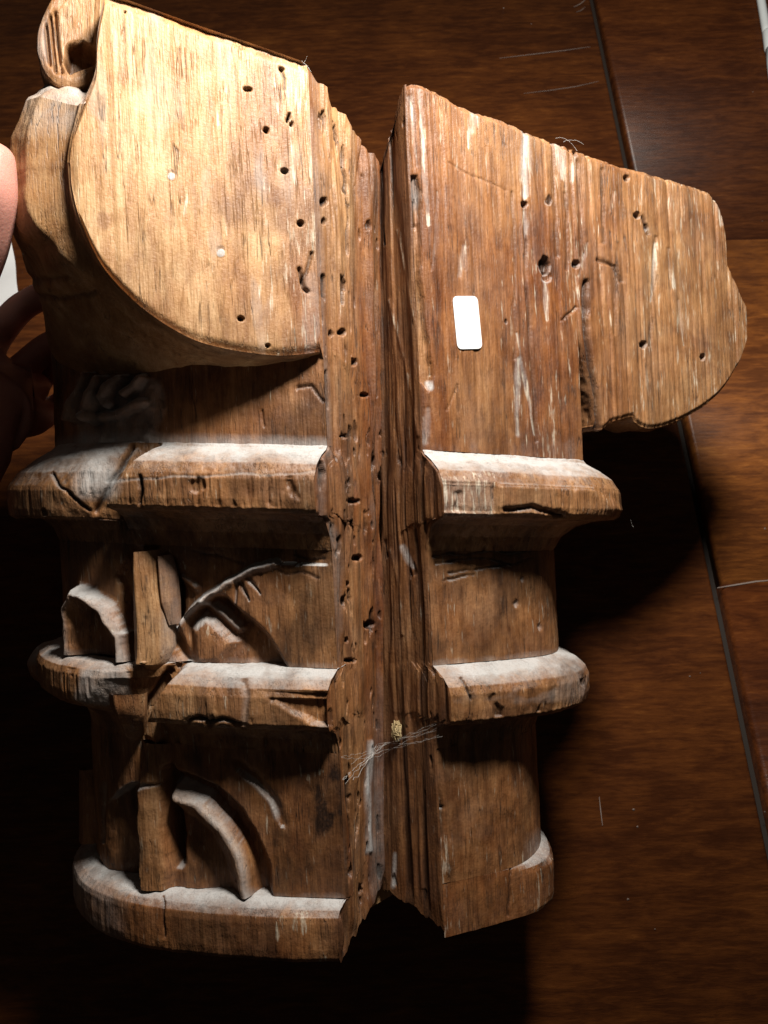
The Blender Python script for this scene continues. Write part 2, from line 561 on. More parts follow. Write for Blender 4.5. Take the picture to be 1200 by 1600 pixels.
def refine(rows, step=0.0007):
    """rows: list of tuples; linear refinement by path length (z and weight*0.03)"""
    out = []
    for a, b in zip(rows[:-1], rows[1:]):
        L = math.hypot(a[0] - b[0], 0.025 * (a[1] - b[1]))
        n = max(1, int(math.ceil(L / step)))
        for k in range(n):
            t = k / n
            out.append((a[0] + (b[0] - a[0]) * t, a[1] + (b[1] - a[1]) * t, a[2]))
    out.append(rows[-1])
    return out

WT = {}
def loft(side, rows, tilt, notch=None, lobe=None):
    """rows: (z, weight, (inner, outer)) from the top down"""
    rows = refine(rows)
    P = np.zeros((len(rows), len(SL if side == 'L' else SRT), 3))
    WT[id(P)] = (np.array([r[1] for r in rows])[:, None], P)
    for i, (z, wt, (inn, out)) in enumerate(rows):
        a, b = OC[inn + side], OC[out + side]
        if notch is not None:
            wv = (np.maximum(0, wt * (1 - notch(b, z))) if wt >= 0 else wt + 0 * b[:, 0])[:, None]
        else:
            wv = wt
        xy = a + (b - a) * wv
        P[i, :, :2] = xy
        P[i, :, 2] = z - tilt * xy[:, 0]
        if lobe is not None:
            pxx = px_at(b, z)
            c = lobe[0](z)
            P[i, :, 2] += lobe[1] * wt * ss(c + 5, c - 5, pxx)
    return P, np.array([r[1] for r in rows]), np.array([r[0] for r in rows])

def outward(P, side):
    n = grid_normals(P)
    return n if side == 'R' else n   # sign fixed by caller

def rough(P, N, amp=0.0005, seed=0):
    """uneven tool-worked surface with grain along z"""
    amp = 0.00055
    d = (fbm(P, (55, 55, 40), 31, 3) - 0.5) * amp * 3.2
    d += (fbm(P, (420, 420, 16), 36, 3) - 0.5) * amp * 1.3
    d += (fbm(P, (240, 240, 200), 40, 2) - 0.5) * amp * 0.8
    return d

def px_at(b, z, tilt=0.07):
    Q = np.stack([b[:, 0], b[:, 1], z - tilt * b[:, 0]], -1)
    return proj(Q)[0]

# ---- ring mouldings, shafts and base
def notch1(b, z):
    px = px_at(b, z)
    c = 204 - 52 * np.clip((0.031 - z) / 0.032, 0, 1)      # the cut leans left on its way down
    d = px - c
    return np.where(d > 0, np.clip(1 - d / 7, 0, 1), np.clip(1 + d / 80, 0, 1) ** 1.1) * 0.95

def notch2(b, z):
    px = px_at(b, z)
    c = 264 - 48 * np.clip((-0.080 - z) / 0.028, 0, 1)
    d = px - c
    return np.where(d > 0, np.clip(1 - d / 9, 0, 1), np.clip(1.15 + d / 75, 0, 1)) * 1.0

def dust_ledge(P, N, lim=0.25):
    """dust lies on what faces up along the block"""
    up = N[..., 2]
    return ss(lim - 0.05, lim + 0.62, up)

def finish(grids_in, seed, amp=0.0005, extra=None, dustk=1.0, tone=0.12, pale=0.5, wear=1.0):
    out = []
    for P, side in grids_in:
        N = grid_normals(P)
        if side == 'R':
            pass
        # make the normals point away from the block's axis
        c = np.array([-0.03, 0.09])
        sgn = np.sign(np.mean(N[..., 0] * (P[..., 0] - c[0]) + N[..., 1] * (P[..., 1] - c[1])))
        N = N * sgn
        d = rough(P, N, amp, seed)
        px, py = projw(P)
        m = masks(P, 0, 0, pale, tone)
        gr = fbm(P, (38, 38, 24), 401, 4)
        m[..., 1] += 0.42 * ss(.50, .66, gr) + 0.30 * ss(.58, .72, fbm(P, (150, 150, 40), 403, 3))
        if extra is not None:
            dd, m = extra(P, N, px, py, m, side)
            d = d + dd
        P2 = P + N * d[..., None]
        N2 = grid_normals(P2) * sgn
        rub = 1.0
        if id(P) in WT:
            rub = 1.30 - 0.95 * np.clip(WT[id(P)][0], 0, 1) ** 1.3
        nz = fbm(P, (70, 70, 70), seed + 3, 4)
        m[..., 0] = np.maximum(m[..., 0], dust_ledge(P2, N2) * dustk * (rub * (0.30 + 1.15 * nz)))
        # the skin-rubbed edge shows bare wood, grime sits in the inner corner
        m[..., 1] += 0.25 * ss(.5, .7, fbm(P, (200, 200, 200), seed + 33, 3)) * dust_ledge(P2, N2)
        out.append((P2, m, sgn < 0))
    return out

def chip(P, seed, thr=0.66, sc=(90, 90, 60)):
    return ss(thr, thr + 0.10, fbm(P, sc, seed, 3))

def ring_extra(seed, kind):
    def fn(P, N, px, py, m, side):
        d = np.zeros(px.shape)
        front = ss(0.45, 0.9, 1 - np.abs(N[..., 2]))
        # end-grain ticks on the front band
        t = fbm(P, (520, 520, 26), seed + 2, 2)
        d -= ss(0.56, 0.72, t) * 0.0006 * front
        c = chip(P, seed + 7, 0.66) * front
        d -= c * 0.0016
        m[..., 1] += c * 0.25
        m[..., 2] = 0.48 + 0.10 * front
        m[..., 3] = 0.20 + 0.22 * fbm(P, (30, 30, 30), seed, 2)
        if kind == 1 and side == 'L':
            k, _ = dpoly(px, py, [(219, 745), (221, 765), (217, 787)])
            d -= 0.003 * np.exp(-(k / 3.0) ** 2); m[..., 1] += np.exp(-(k / 3.0) ** 2)
            k, _ = dpoly(px, py, [(82, 738), (92, 760), (110, 772), (140, 797)])
            d -= 0.0022 * np.exp(-(k / 1.7) ** 2); m[..., 1] += 0.9 * np.exp(-(k / 1.9) ** 2)
            k, _ = dpoly(px, py, [(420, 745), (418, 785)])
            d -= 0.001 * np.exp(-(k / 3.0) ** 2)
            k, _ = dpoly(px, py, [(207, 700), (196, 722), (172, 762), (150, 800)])
            d -= .003 * np.exp(-(k / 4.5) ** 2); m[..., 1] += .9 * np.exp(-(k / 3.2) ** 2)
            # fine line scribed along the edge
            k, _ = dpoly(px, py, [(165, 752), (300, 744), (400, 742), (500, 738)])
            d -= 0.0003 * np.exp(-(k / 2.0) ** 2); m[..., 0] += 0.4 * np.exp(-(k / 2.5) ** 2)
            m[..., 0] += 0.75 * ss(95, 140, px) * (1 - ss(160, 205, px)) * ss(792, 765, py)
        if kind == 1 and side == 'R':
            sd = sdpoly(px, py, [(675, 745), (775, 735), (772, 812), (675, 812)])
            d -= 0.0008 * ss(4, -6, sd) * front
            m[..., 2] += 0.45 * ss(4, -4, sd); m[..., 0] += 0.25 * ss(4, -4, sd)
            sd = sdpoly(px, py, [(780, 745), (900, 740), (975, 800), (900, 812), (785, 806)])
            d += 0.0015 * ss(6, -10, sd) * front
            k, _ = dpoly(px, py, [(790, 798), (830, 792), (880, 806)])
            d -= 0.0025 * np.exp(-(k / 4.0) ** 2); m[..., 1] += 0.7 * np.exp(-(k / 3.5) ** 2)
        if kind == 2 and side == 'L':
            k, _ = dpoly(px, py, [(264, 1046), (246, 1075), (212, 1126)])
            d -= .003 * np.exp(-(k / 4.5) ** 2); m[..., 1] += .8 * np.exp(-(k / 3.5) ** 2)
            # a slanting facet cut at the notch end of the ring
            e = (px - 385) * 0.62 - (py - 1070)
            f = ss(-4, 8, e) * (px > 381)
            d -= 0.0045 * f * ss(380, 500, px) * front
            k, _ = dpoly(px, py, [(381, 1066), (386, 1090), (380, 1132)])
            d -= 0.0016 * np.exp(-(k / 6.0) ** 2); m[..., 0] += 0.30 * np.exp(-(k / 9.0) ** 2)
            k, _ = dpoly(px, py, [(296, 1128), (312, 1122), (328, 1131), (350, 1124), (372, 1132)])
            d -= 0.0022 * np.exp(-(k / 3.5) ** 2); m[..., 1] += 0.8 * np.exp(-(k / 3.0) ** 2)
            sd = sdpoly(px, py, [(122, 1045), (200, 1035), (212, 1100), (165, 1105), (115, 1095)])
            m[..., 0] += 0.62 * ss(4, -8, sd)
        if kind == 2 and side == 'R':
            m[..., 0] += 0.30 * ss(0.2, 0.7, fbm(P, (60, 60, 200), seed + 4, 2)) * ss(1112, 1085, py)
            k, _ = dpoly(px, py, [(722, 1060), (732, 1075), (737, 1092)])
            d -= 0.0014 * np.exp(-(k / 1.8) ** 2); m[..., 1] += 0.8 * np.exp(-(k / 1.8) ** 2)
            m[..., 1] += 0.8 * ss(905, 925, px) * ss(1058, 1080, py) * fbm(P, (300, 300, 300), 3, 2)
        return d, m
    return fn

def ring_rows(zt, prof, inn_t, ring, inn_b):
    rows = []
    top = True
    for z, wt in prof:
        if wt >= 1.0:
            top = False
        rows.append((zt + z, wt, (inn_t if top else inn_b, ring)))
    return rows

R1 = [(0.0004, -.8), (0.0, 0.0), (-.002, .10), (-.0055, .45), (-.0105, .78), (-.0165, .97), (-.0185, 1.0), (-.0285, 1.0), (-.0325, .97), (-.0345, .88), (-.0355, .62), (-.0385, .34), (-.045, .12), (-.053, 0.0)]
R2 = [(0.0004, -.8), (0.0, 0.0), (-.001, .15), (-.004, .58), (-.0085, .90), (-.0125, 1.0), (-.021, 1.0), (-.0255, .97), (-.028, .86), (-.029, .55), (-.031, .25), (-.036, .08), (-.043, 0.0)]
Z1, Z2, ZB = 0.033, -0.080, -0.195
TILT, TILTB = 0.07, 0.035
TOPL = {'L': 'shaft', 'R': 'flat'}

g = []
for s in 'LR':
    P, _, _ = loft(s, ring_rows(Z1, R1, TOPL[s], 'ring1', 'shaft'), TILT, notch1 if s == 'L' else None, (lambda z: 204 - 52 * np.clip((0.031 - z) / 0.032, 0, 1), -.0075) if s == 'L' else None)
    g.append((P, s))
build('ring_moulding', finish(g, 11, 0.0007, ring_extra(11, 1)))
G_RING1 = g
g = []
for s in 'LR':
    P, _, _ = loft(s, ring_rows(Z2, R2, 'shaft', 'ring2', 'low'), TILT, notch2 if s == 'L' else None, (lambda z: 264 - 48 * np.clip((-0.080 - z) / 0.028, 0, 1), .0045) if s == 'L' else None)
    g.append((P, s))
build('ring_moulding', finish(g, 23, 0.0007, ring_extra(23, 2)))

# ---- shafts between the rings, with the relief on the left face
def arc_edge(px, py, pts):
    """side of a polyline read downwards/rightwards: positive to its right-upper side"""
    best = np.full(px.shape, 1e9)
    sg = np.zeros(px.shape)
    for (ax, ay), (bx, by) in zip(pts[:-1], pts[1:]):
        dx, dy = bx - ax, by - ay
        t = np.clip(((px - ax) * dx + (py - ay) * dy) / (dx * dx + dy * dy), 0, 1)
        d = np.hypot(px - ax - t * dx, py - ay - t * dy)
        cr = (dx * (py - ay) - dy * (px - ax))
        m = d < best
        best = np.where(m, d, best)
        sg = np.where(m, -np.sign(cr), sg)
    return best * sg

def ridge(px, py, pts, wd, hgt):
    """plump round-backed ridge along a smooth curve: distance and height"""
    c = crom(pts, np.linspace(0, len(pts) - 1, 5 * len(pts)))
    k, t = dpoly(px, py, [tuple(q) for q in c])
    return k, hgt * np.sqrt(np.clip(1 - (k / wd) ** 2, 0, 1))

def shaft_mid(P, N, px, py, m, side):
    d = np.zeros(px.shape)
    m[..., 2] = 0.52 + 0.1 * fbm(P, (40, 40, 20), 5, 2)
    m[..., 3] = 0.12 + 0.18 * fbm(P, (26, 26, 18), 8, 2)
    if side == 'L':
        # hollow behind the leaf, its right edge cut steep
        hol = [(330, 930), (352, 930), (386, 962), (421, 995), (440, 1030), (458, 1056), (300, 1056), (292, 1000), (284, 965), (312, 945)]
        sd = sdpoly(px, py, hol)
        e = arc_edge(px, py, [(330, 922), (386, 962), (421, 995), (443, 1030), (458, 1058)])
        d -= 0.0100 * ss(4, -9, sd) * (0.45 + 0.55 * ss(-75, -5, e))
        # lit facet inside it
        sd = sdpoly(px, py, [(297, 985), (318, 955), (352, 985), (372, 1008), (345, 1040), (300, 1045)])
        d += 0.0045 * ss(5, -14, sd)
        # branch, its twig and the vein cuts
        k, t = dpoly(px, py, [(275, 985), (298, 955), (320, 935), (357, 911), (395, 890), (430, 882)])
        wv = 9 - 4 * t
        d += 0.0024 * np.exp(-(k / wv) ** 2)
        up = (py < np.interp(px, [275, 320, 357, 395, 430], [985, 935, 911, 890, 882]) - 1)
        d -= 0.0062 * up * ss(95, 30, k) * ss(2, 9, k)
        m[..., 0] += 0.65 * np.exp(-(k / 4.0) ** 2) * (1 - t * 0.5)
        k, t = dpoly(px, py, [(318, 942), (345, 962), (370, 982)])
        d += 0.0045 * np.exp(-(k / 6) ** 2)
        m[..., 0] += 0.55 * np.exp(-(k / 4.5) ** 2)
        k, t = dpoly(px, py, [(282, 905), (300, 922)])
        d += 0.003 * np.exp(-(k / 6) ** 2)
        for a in ([(371, 908), (370, 945)], [(376, 906), (390, 938)], [(389, 903), (407, 928)]):
            k, t = dpoly(px, py, a)
            d -= 0.0022 * np.exp(-(k / (3.0 * (1.2 - t))) ** 2)
            m[..., 0] += 0.45 * np.exp(-(k / 2.0) ** 2)
        for a in ([(425, 884), (445, 895), (470, 893), (500, 902)], [(455, 868), (480, 872), (505, 872)], [(300, 862), (340, 870), (375, 880)]):
            k, t = dpoly(px, py, a)
            d -= 0.0005 * np.exp(-(k / 2.4) ** 2)
            m[..., 1] += 0.5 * np.exp(-(k / 2.0) ** 2)
        # groove right of the stem
        k, t = dpoly(px, py, [(262, 880), (268, 930), (272, 985), (290, 1030)])
        d -= 0.006 * np.exp(-(k / 9) ** 2)
        m[..., 1] += 0.35 * np.exp(-(k / 6) ** 2)
        # leaf on the far side of the stem: crest near its rim, dished inside
        e = -sdpoly(px, py, [(112, 1100), (114, 948), (124, 914), (150, 918), (184, 946), (208, 986), (222, 1100)])
        h = np.interp(e, [-6, 0, 5, 12, 18, 30, 44, 60], [0, .001, .0075, .0105, .0075, -.001, -.003, -.003])
        d = np.where(e > -6, d * .3 + h, d)
        m[..., 0] += 0.55 * np.exp(-((e - 9) / 6) ** 2)
        m[..., 3] += 0.14 * ss(4, 10, e) * ss(26, 16, e)  # paler crest, painted to look better lit
        m[..., 1] += 0.25 * ss(20, 34, e)
        sd = sdpoly(px, py, [(212, 850), (250, 850), (214, 990), (196, 950), (180, 900)])
        d -= 0.004 * ss(4, -10, sd)
        m[..., 1] += 0.25 * ss(920, 850, py)  # shade below the upper ring put into the colour
    else:
        for a in ([(690, 858), (740, 852), (790, 864), (850, 856)], [(680, 880), (740, 872), (800, 880)], [(700, 893), (760, 890), (830, 872)], [(676, 868), (730, 866), (800, 855)], [(690, 905), (740, 898)]):
            k, t = dpoly(px, py, a)
            k = k + 4 * (fbm(P, (200, 200, 200), 9, 2) - .5)
            d -= 0.0008 * np.exp(-(k / 2.0) ** 2)
            m[..., 1] += 0.45 * np.exp(-(k / 2.2) ** 2)
        m[..., 1] += 0.25 * ss(905, 850, py)  # same painted shade under the ring on this side
        for hx, hy, r in ((808, 943, 4), (845, 980, 4), (815, 905, 3)):
            q = np.hypot(px - hx, (py - hy) / 1.4)
            d -= 0.0015 * np.exp(-(q / r) ** 2)
            m[..., 0] += 0.5 * np.exp(-(q / r) ** 2)
    m[..., 0] += 0.55 * ss(0.006, 0.0005, P[..., 2] + TILT * P[..., 0] - Z2) * fbm(P, (90, 90, 90), 3, 2)
    return d, m

def shaft_low(P, N, px, py, m, side):
    d = np.zeros(px.shape)
    m[..., 2] = 0.50 + 0.1 * fbm(P, (40, 40, 20), 15, 2)
    m[..., 3] = 0.08 + 0.18 * fbm(P, (26, 26, 18), 18, 2)
    if side == 'L':
        # leaf: steep channel outside its rim, crest, then dished towards the groove
        arc = crom([(262, 1228), (300, 1238), (336, 1262), (368, 1300), (388, 1344), (398, 1400)], np.linspace(0, 5, 30))
        e = -arc_edge(px, py, [tuple(q) for q in arc])
        h = np.interp(e, [-30, -24, -18, -8, -2, 3, 10, 16, 26, 42, 64, 90], [0, -.0045, -.0080, -.0085, -.0060, .0005, .0040, .0042, -.0010, -.0065, -.0060, -.0030])
        gate = ss(262, 272, px) * ss(1192, 1222, py)
        d = d + h * gate
        m[..., 0] += 0.60 * np.exp(-((e - 9) / 7) ** 2) * gate
        m[..., 3] += 0.16 * ss(0, 5, e) * ss(26, 18, e) * gate  # crest lightened in colour as if it caught the light
        m[..., 1] += 0.22 * gate * ss(-2, -8, e) * ss(-30, -20, e) + 0.18 * gate * ss(24, 40, e)
        k, t = dpoly(px, py, [(286, 1254), (322, 1280), (350, 1324), (368, 1378)])
        d -= 0.0012 * np.exp(-(k / 3.5) ** 2) * gate
        # crescent above
        k, t = dpoly(px, py, [(372, 1200), (400, 1222), (425, 1255), (442, 1288)])
        e = arc_edge(px, py, [(372, 1200), (400, 1222), (425, 1255), (442, 1288)])
        d -= 0.004 * np.exp(-(k / 9) ** 2) * (1 - 0.6 * t) * (e > -4)
        m[..., 0] += 0.75 * np.exp(-((e + 3) / 5.0) ** 2) * (k < 14) * ss(0, 0.2, t) * ss(1.0, 0.8, t)
        # upright groove
        k, t = dpoly(px, py, [(263, 1205), (268, 1280), (276, 1350)])
        d -= 0.0075 * np.exp(-(k / 7) ** 2)
        m[..., 1] += 0.4 * np.exp(-(k / 6) ** 2)
        # near leaf: upright crest, lit flank to the right, dished to the left, under an arched top
        xc = np.interp(py, [1110, 1180, 1228, 1290, 1345], [236, 232, 224, 224, 229])
        u = px - xc
        h = np.interp(u, [-60, -50, -30, -14, -5, 2, 12, 30, 36], [0, -.0030, -.0075, -.0070, .0015, .0062, .0055, .0030, .0])
        top = np.interp(px, [160, 180, 205, 232, 262], [1262, 1238, 1226, 1222, 1226])
        gate = ss(-3, 5, py - top)
        h2 = np.interp(u, [-8, 2, 12, 26, 34], [0, .0050, .0055, .0040, 0])     # plain stem above it
        d = d + np.where(py > top, h * gate, h2 * ss(6, -4, py - top))
        m[..., 0] += 0.6 * np.exp(-((py - top - 1) / 5) ** 2) * ss(165, 180, px) * ss(246, 232, px)
        m[..., 3] += 0.16 * ss(-6, 2, u) * ss(36, 28, u)  # lit look of crest and flank is painted into the tone
        m[..., 1] += 0.22 * gate * ss(-8, -14, u) * ss(-56, -40, u)
        k, t = dpoly(px, py, [(161, 1225), (161, 1312)])
        d -= 0.002 * np.exp(-(k / 3) ** 2); m[..., 0] += 0.3 * np.exp(-(k / 3.5) ** 2)
        # black stains by the notch
        k, t = dpoly(px, py, [(512, 1215), (518, 1250), (508, 1282)])
        n = fbm(P, (160, 160, 90), 31, 3)
        m[..., 1] += 0.9 * ss(0.42, 0.62, n) * np.exp(-(k / 22) ** 2)
        k, t = dpoly(px, py, [(482, 1216), (503, 1205)])
        m[..., 2] += 0.6 * np.exp(-(k / 5) ** 2)
    else:
        k, t = dpoly(px, py, [(683, 1160), (678, 1230), (690, 1290), (700, 1400)])
        n = fbm(P, (180, 180, 60), 33, 3)
        d -= 0.0025 * np.exp(-(k / 9) ** 2) * n
        m[..., 1] += 0.6 * ss(0.5, 0.65, n) * np.exp(-(k / 10) ** 2)
        m[..., 2] += 0.5 * ss(1290, 1330, py) * np.exp(-((px - 695) / 12) ** 2)
        k, t = dpoly(px, py, [(674, 1258), (690, 1262)])
        d -= 0.002 * np.exp(-(k / 2.5) ** 2); m[..., 1] += np.exp(-(k / 3) ** 2)
        m[..., 0] += 0.45 * ss(795, 850, px) * ss(1270, 1330, py)
    m[..., 0] += 0.5 * ss(0.008, 0.0005, P[..., 2] - ZB) * fbm(P, (90, 90, 90), 3, 2) * (side == 'L')
    return d, m

g = []
for s in 'LR':
    P, _, _ = loft(s, [(Z1 - .0525, 0, ('shaft', 'ring1')), (Z2 + .0003, 0, ('shaft', 'ring1'))], TILT)
    g.append((P, s))
G_MID = g
build('shaft', finish(g, 31, 0.00045, shaft_mid, 0.8))
# lower shaft: the slope of the rings dies out towards the base
rows = refine([(Z2 - .0425, 0, None), (ZB + .0003, 0, None)])
g = []
for s in 'LR':
    P = np.zeros((len(rows), len(OC['low' + s]), 3))
    for i, (z, _, _) in enumerate(rows):
        k = (z - rows[-1][0]) / (rows[0][0] - rows[-1][0])
        xy = OC['low' + s]
        P[i, :, :2] = xy
        P[i, :, 2] = z - (TILTB + (TILT - TILTB) * k) * xy[:, 0]
    g.append((P, s))
G_LOW = g
build('shaft', finish(g, 41, 0.00045, shaft_low, 0.8))
# neck over the upper ring, left side only (the right one is the flat face)
P, _, _ = loft('L', [(0.118, 0, ('shaft', 'ring1')), (Z1 - .0003, 0, ('shaft', 'ring1'))], TILT)
def neck_extra(P, N, px, py, m, side):
    d = np.zeros(px.shape)
    m[..., 3] = 0.18
    m[..., 2] = 0.5
    # scaly leaf tongues low on the left, pale bole showing
    sd = sdpoly(px, py, [(118, 585), (250, 585), (262, 640), (240, 700), (120, 700)])
    c = ss(6, -12, sd)
    for a, wd, hh_ in (([(146, 588), (140, 606), (128, 632), (122, 655)], 7, .009), ([(166, 596), (160, 612), (148, 640), (146, 656)], 8, .010), ([(196, 592), (184, 602), (170, 622), (176, 634)], 9, .008), ([(222, 590), (214, 606), (200, 618)], 9, .007), ([(150, 652), (190, 646), (225, 630)], 9, .004)):
        k, t = dpoly(px, py, a)
        d += hh_ * ss(wd, wd * .3, k)
        m[..., 1] += .4 * np.exp(-((k - wd) / 3) ** 2)
    d += c * (fbm(P, (110, 110, 110), 313, 3) - .5) * .006
    m[..., 0] += 0.36 * c
    k, t = dpoly(px, py, [(462, 606), (488, 602), (505, 625)])
    d -= 0.0009 * np.exp(-(k / 3) ** 2); m[..., 1] += .6 * np.exp(-(k / 2.5) ** 2)
    k, t = dpoly(px, py, [(408, 640), (412, 665)])
    d -= 0.001 * np.exp(-(k / 2) ** 2)
    m[..., 0] += 0.5 * ss(0.008, 0.0, P[..., 2] + TILT * P[..., 0] - Z1)
    return d, m
build('neck', finish([(P, 'L')], 51, 0.0005, neck_extra, 0.8))

# base block
RB = [(0.0004, -.9), (0.0, 0.0), (-.0008, .25), (-.0025, .70), (-.0055, .95), (-.0085, 1.0), (-.0215, 1.0), (-.0255, .96), (-.0275, .85)]
def base_extra(P, N, px, py, m, side):
    d = np.zeros(px.shape)
    m[..., 2] = 0.5
    m[..., 3] = 0.14
    if side == 'L':
        k, t = dpoly(px, py, [(257, 1400), (256, 1462)])
        d -= 0.0014 * np.exp(-(k / 1.8) ** 2); m[..., 1] += 0.9 * np.exp(-(k / 1.6) ** 2)
        n = fbm(P, (120, 120, 50), 61, 3)
        ye = ss(0.57, 0.66, n) * ss(340, 400, px)
        m[..., 2] += 0.5 * ye
        m[..., 0] += 0.22 * ss(1420, 1370, py) + 0.30 * ss(250, 150, px)
    else:
        k, t = dpoly(px, py, [(797, 1352), (796, 1430)])
        d -= 0.001 * np.exp(-(k / 1.8) ** 2); m[..., 1] += 0.7 * np.exp(-(k / 1.5) ** 2)
        m[..., 2] += 0.4 * np.exp(-((px - 697) / 9) ** 2) + 0.25 * ss(800, 830, px)
        m[..., 3] -= 0.06
    return d, m
g = []
for s in 'LR':
    P, _, _ = loft(s, ring_rows(ZB, RB, 'low', 'base', 'low'), TILTB)
    if s == 'R':
        pass
    # close underneath
    c = np.array([-0.03, 0.09])
    last = P[-1]
    ex = []
    for k in (0.97, 0.85, 0.5, 0.0):
        q = last.copy()
        q[:, 0] = c[0] + (last[:, 0] - c[0]) * k
        q[:, 1] = c[1] + (last[:, 1] - c[1]) * k
        q[:, 2] = last[:, 2] + 0.0012 * (k < 0.9)
        ex.append(q)
    g.append((P, s))
build('base_block', finish(g, 61, 0.0006, base_extra, 0.95))

# solid core added unseen inside the block (keeps light from leaking through)
hp = [(Vx(0), VY + .016), (-.036, .024), (-.09, .030), (-.135, .045), (-.165, .075), (-.165, .125), (-.09, .145), (0, .147), (.05, .143), (.075, .125), (.078, .085), (.064, .055), (.036, .036), (.024, .034)]
nv = len(hp)
hv = [(x, y, -0.2195) for x, y in hp] + [(x, y, 0.19) for x, y in hp]
hv = [(a - OFF[0], b - OFF[1], c - OFF[2]) for a, b, c in hv]
plain_mesh('light_leak_core', hv, [tuple(range(nv))[::-1], tuple(range(nv, 2 * nv))] + [(i, (i + 1) % nv, nv + (i + 1) % nv, nv + i) for i in range(nv)], WOOD, cap)

# ------------------------------------------------------------------ side of the left volute (flat, worm-holed)
def cols_from(px_lo, px_hi, p0, dr):
    a = np.array([on_plane(x, y, p0, dr) for x, y in px_lo])
    b = np.array([on_plane(x, y, p0, dr) for x, y in px_hi])
    return a, b

def dense_curve(pts, n):
    """Catmull-Rom through the points, n samples spaced evenly"""
    s = np.linspace(0, len(pts) - 1, 40 * len(pts))
    c = crom(pts, s)
    L = np.concatenate([[0], np.cumsum(np.linalg.norm(np.diff(c, axis=0), axis=1))])
    q = np.linspace(0, L[-1], n)
    return np.stack([np.interp(q, L, c[:, k]) for k in range(c.shape[1])], -1)

lo_px = [(500, 551), (460, 556), (420, 556), (350, 546), (290, 527), (220, 482), (160, 420), (125, 350), (110, 295), (107, 255)]
hi_px = [(474, 98), (400, 72), (300, 38), (200, 2), (163, -10)]
sd_px = [(163, -10), (152, 55), (149, 110), (130, 160), (113, 212), (107, 255)]
lo = dense_curve([on_plane(x, y, A0, DL) for x, y in lo_px], 700)
lo[:, 0] += -lo[0, 0]
up = np.vstack([dense_curve([on_plane(x, y, A0, DL) for x, y in hi_px], 400), dense_curve([on_plane(x, y, A0, DL) for x, y in sd_px], 300)[1:]])
tmax = max(lo[:, 0].max(), up[:, 0].max())
# parameter: both edges as functions of t, clipped at the far left tip
NC, NRW = 250, 330
uu = np.linspace(0, 1, NC)
tt = tmax * (1 - (1 - uu) ** 1.35)
zlo = np.interp(tt, np.maximum.accumulate(lo[:, 0]), lo[:, 1])
zhi = np.interp(tt, np.maximum.accumulate(up[:, 0]), up[:, 1])
zhi = np.maximum(zhi, zlo + 0.002)
vv = np.linspace(0, 1, NRW)[:, None]
T2 = np.tile(tt, (NRW, 1))
Z2D = zlo + (zhi - zlo) * vv
# slightly ragged top edge
P = np.stack([A0[0] + DL[0] * T2, A0[1] + DL[1] * T2, Z2D], -1)
P[..., 2] += (fbm(P * np.array([1, 1, 0]), (160, 160, 1), 3, 3) - .5) * 0.003 * vv ** 3
px, py = projw(P, .35)
d = (fbm(P, (30, 30, 14), 71, 3) - .5) * 0.0022 + (fbm(P, (330, 330, 9), 72, 3) - .5) * 0.0007
m = masks(P)
m[..., 3] = 0.80 + 0.35 * (fbm(P, (24, 24, 10), 73, 3) - .5) + 0.12 * ss(300, 150, px) - 0.10 * ss(360, 470, px)  # pale golden wood; extra paleness, most at left, stands in for stronger light
m[..., 2] = 0.40 + 0.35 * (fbm(P, (60, 60, 9), 74, 2) - .35) + 0.25 * ss(360, 440, px)
for hx, hy, rx, ry, ang in ((386, 140, 7, 3.5, .1), (416, 203, 4, 5, 0), (450, 184, 2.6, 8, .35), (455, 194, 2.5, 4, .3), (444, 267, 5.5, 4.8, 0), (469, 348, 5, 5, 0), (376, 497, 5, 4, 0), (418, 540, 3.5, 3, 0), (440, 108, 4, 3, .2), (195, 17, 1.8, 1.8, 0)):
    ca, sa = math.cos(ang), math.sin(ang)
    x, y = px - hx, py - hy
    q = np.hypot((x * ca + y * sa) / rx, (-x * sa + y * ca) / ry) + 0.25 * (fbm(P, (500, 500, 500), 5, 2) - .5)
    d -= 0.0045 * ss(1.15, 0.8, q)
    m[..., 1] += 0.95 * ss(1.25, 0.85, q)
for hx, hy, r in ((268, 276, 6.0), (345, 396, 6.2)):            # filled holes
    q = np.hypot(px - hx, py - hy) / r
    m[..., 0] += 1.6 * ss(1.1, 0.8, q)
    d += 0.0003 * ss(1.1, .8, q)
    q2 = np.hypot(px - hx, py - hy + 6) / r
    m[..., 1] += 0.5 * ss(1.3, .8, q2) * (q > 1.05)
q = np.hypot((px - 161) / 11, (py - 346) / 17)
m[..., 3] -= 0.45 * ss(1.2, 0.6, q)
for a, wd, dp in (([(487, 395), (480, 425), (472, 440)], 2.2, .002), ([(468, 420), (474, 450), (480, 455)], 3.0, .0025), ([(437, 104), (445, 125), (444, 140)], 2, .001), ([(476, 100), (487, 260), (493, 400), (499, 540)], 3.0, -.0002)):
    k, t = dpoly(px, py, a)
    d -= dp * np.exp(-(k / wd) ** 2)
    m[..., 1] += (0.8 if dp > 0 else 0.18) * np.exp(-(k / wd) ** 2)
for a in ([(303, 288), (285, 330), (268, 395), (258, 430)], [(330, 292), (318, 345), (308, 385)], [(336, 410), (322, 445), (310, 480)], [(395, 240), (398, 200), (400, 170)], [(330, 150), (345, 200), (352, 140)]):
    k, t = dpoly(px, py, a)
    m[..., 2] += 0.40 * np.exp(-(k / 5) ** 2)
sdq = sdpoly(px, py, [(332, 70), (385, 85), (396, 140), (385, 162), (352, 148), (340, 132)])
m[..., 2] += 0.30 * ss(6, -10, sdq); m[..., 3] += 0.12 * ss(6, -10, sdq)
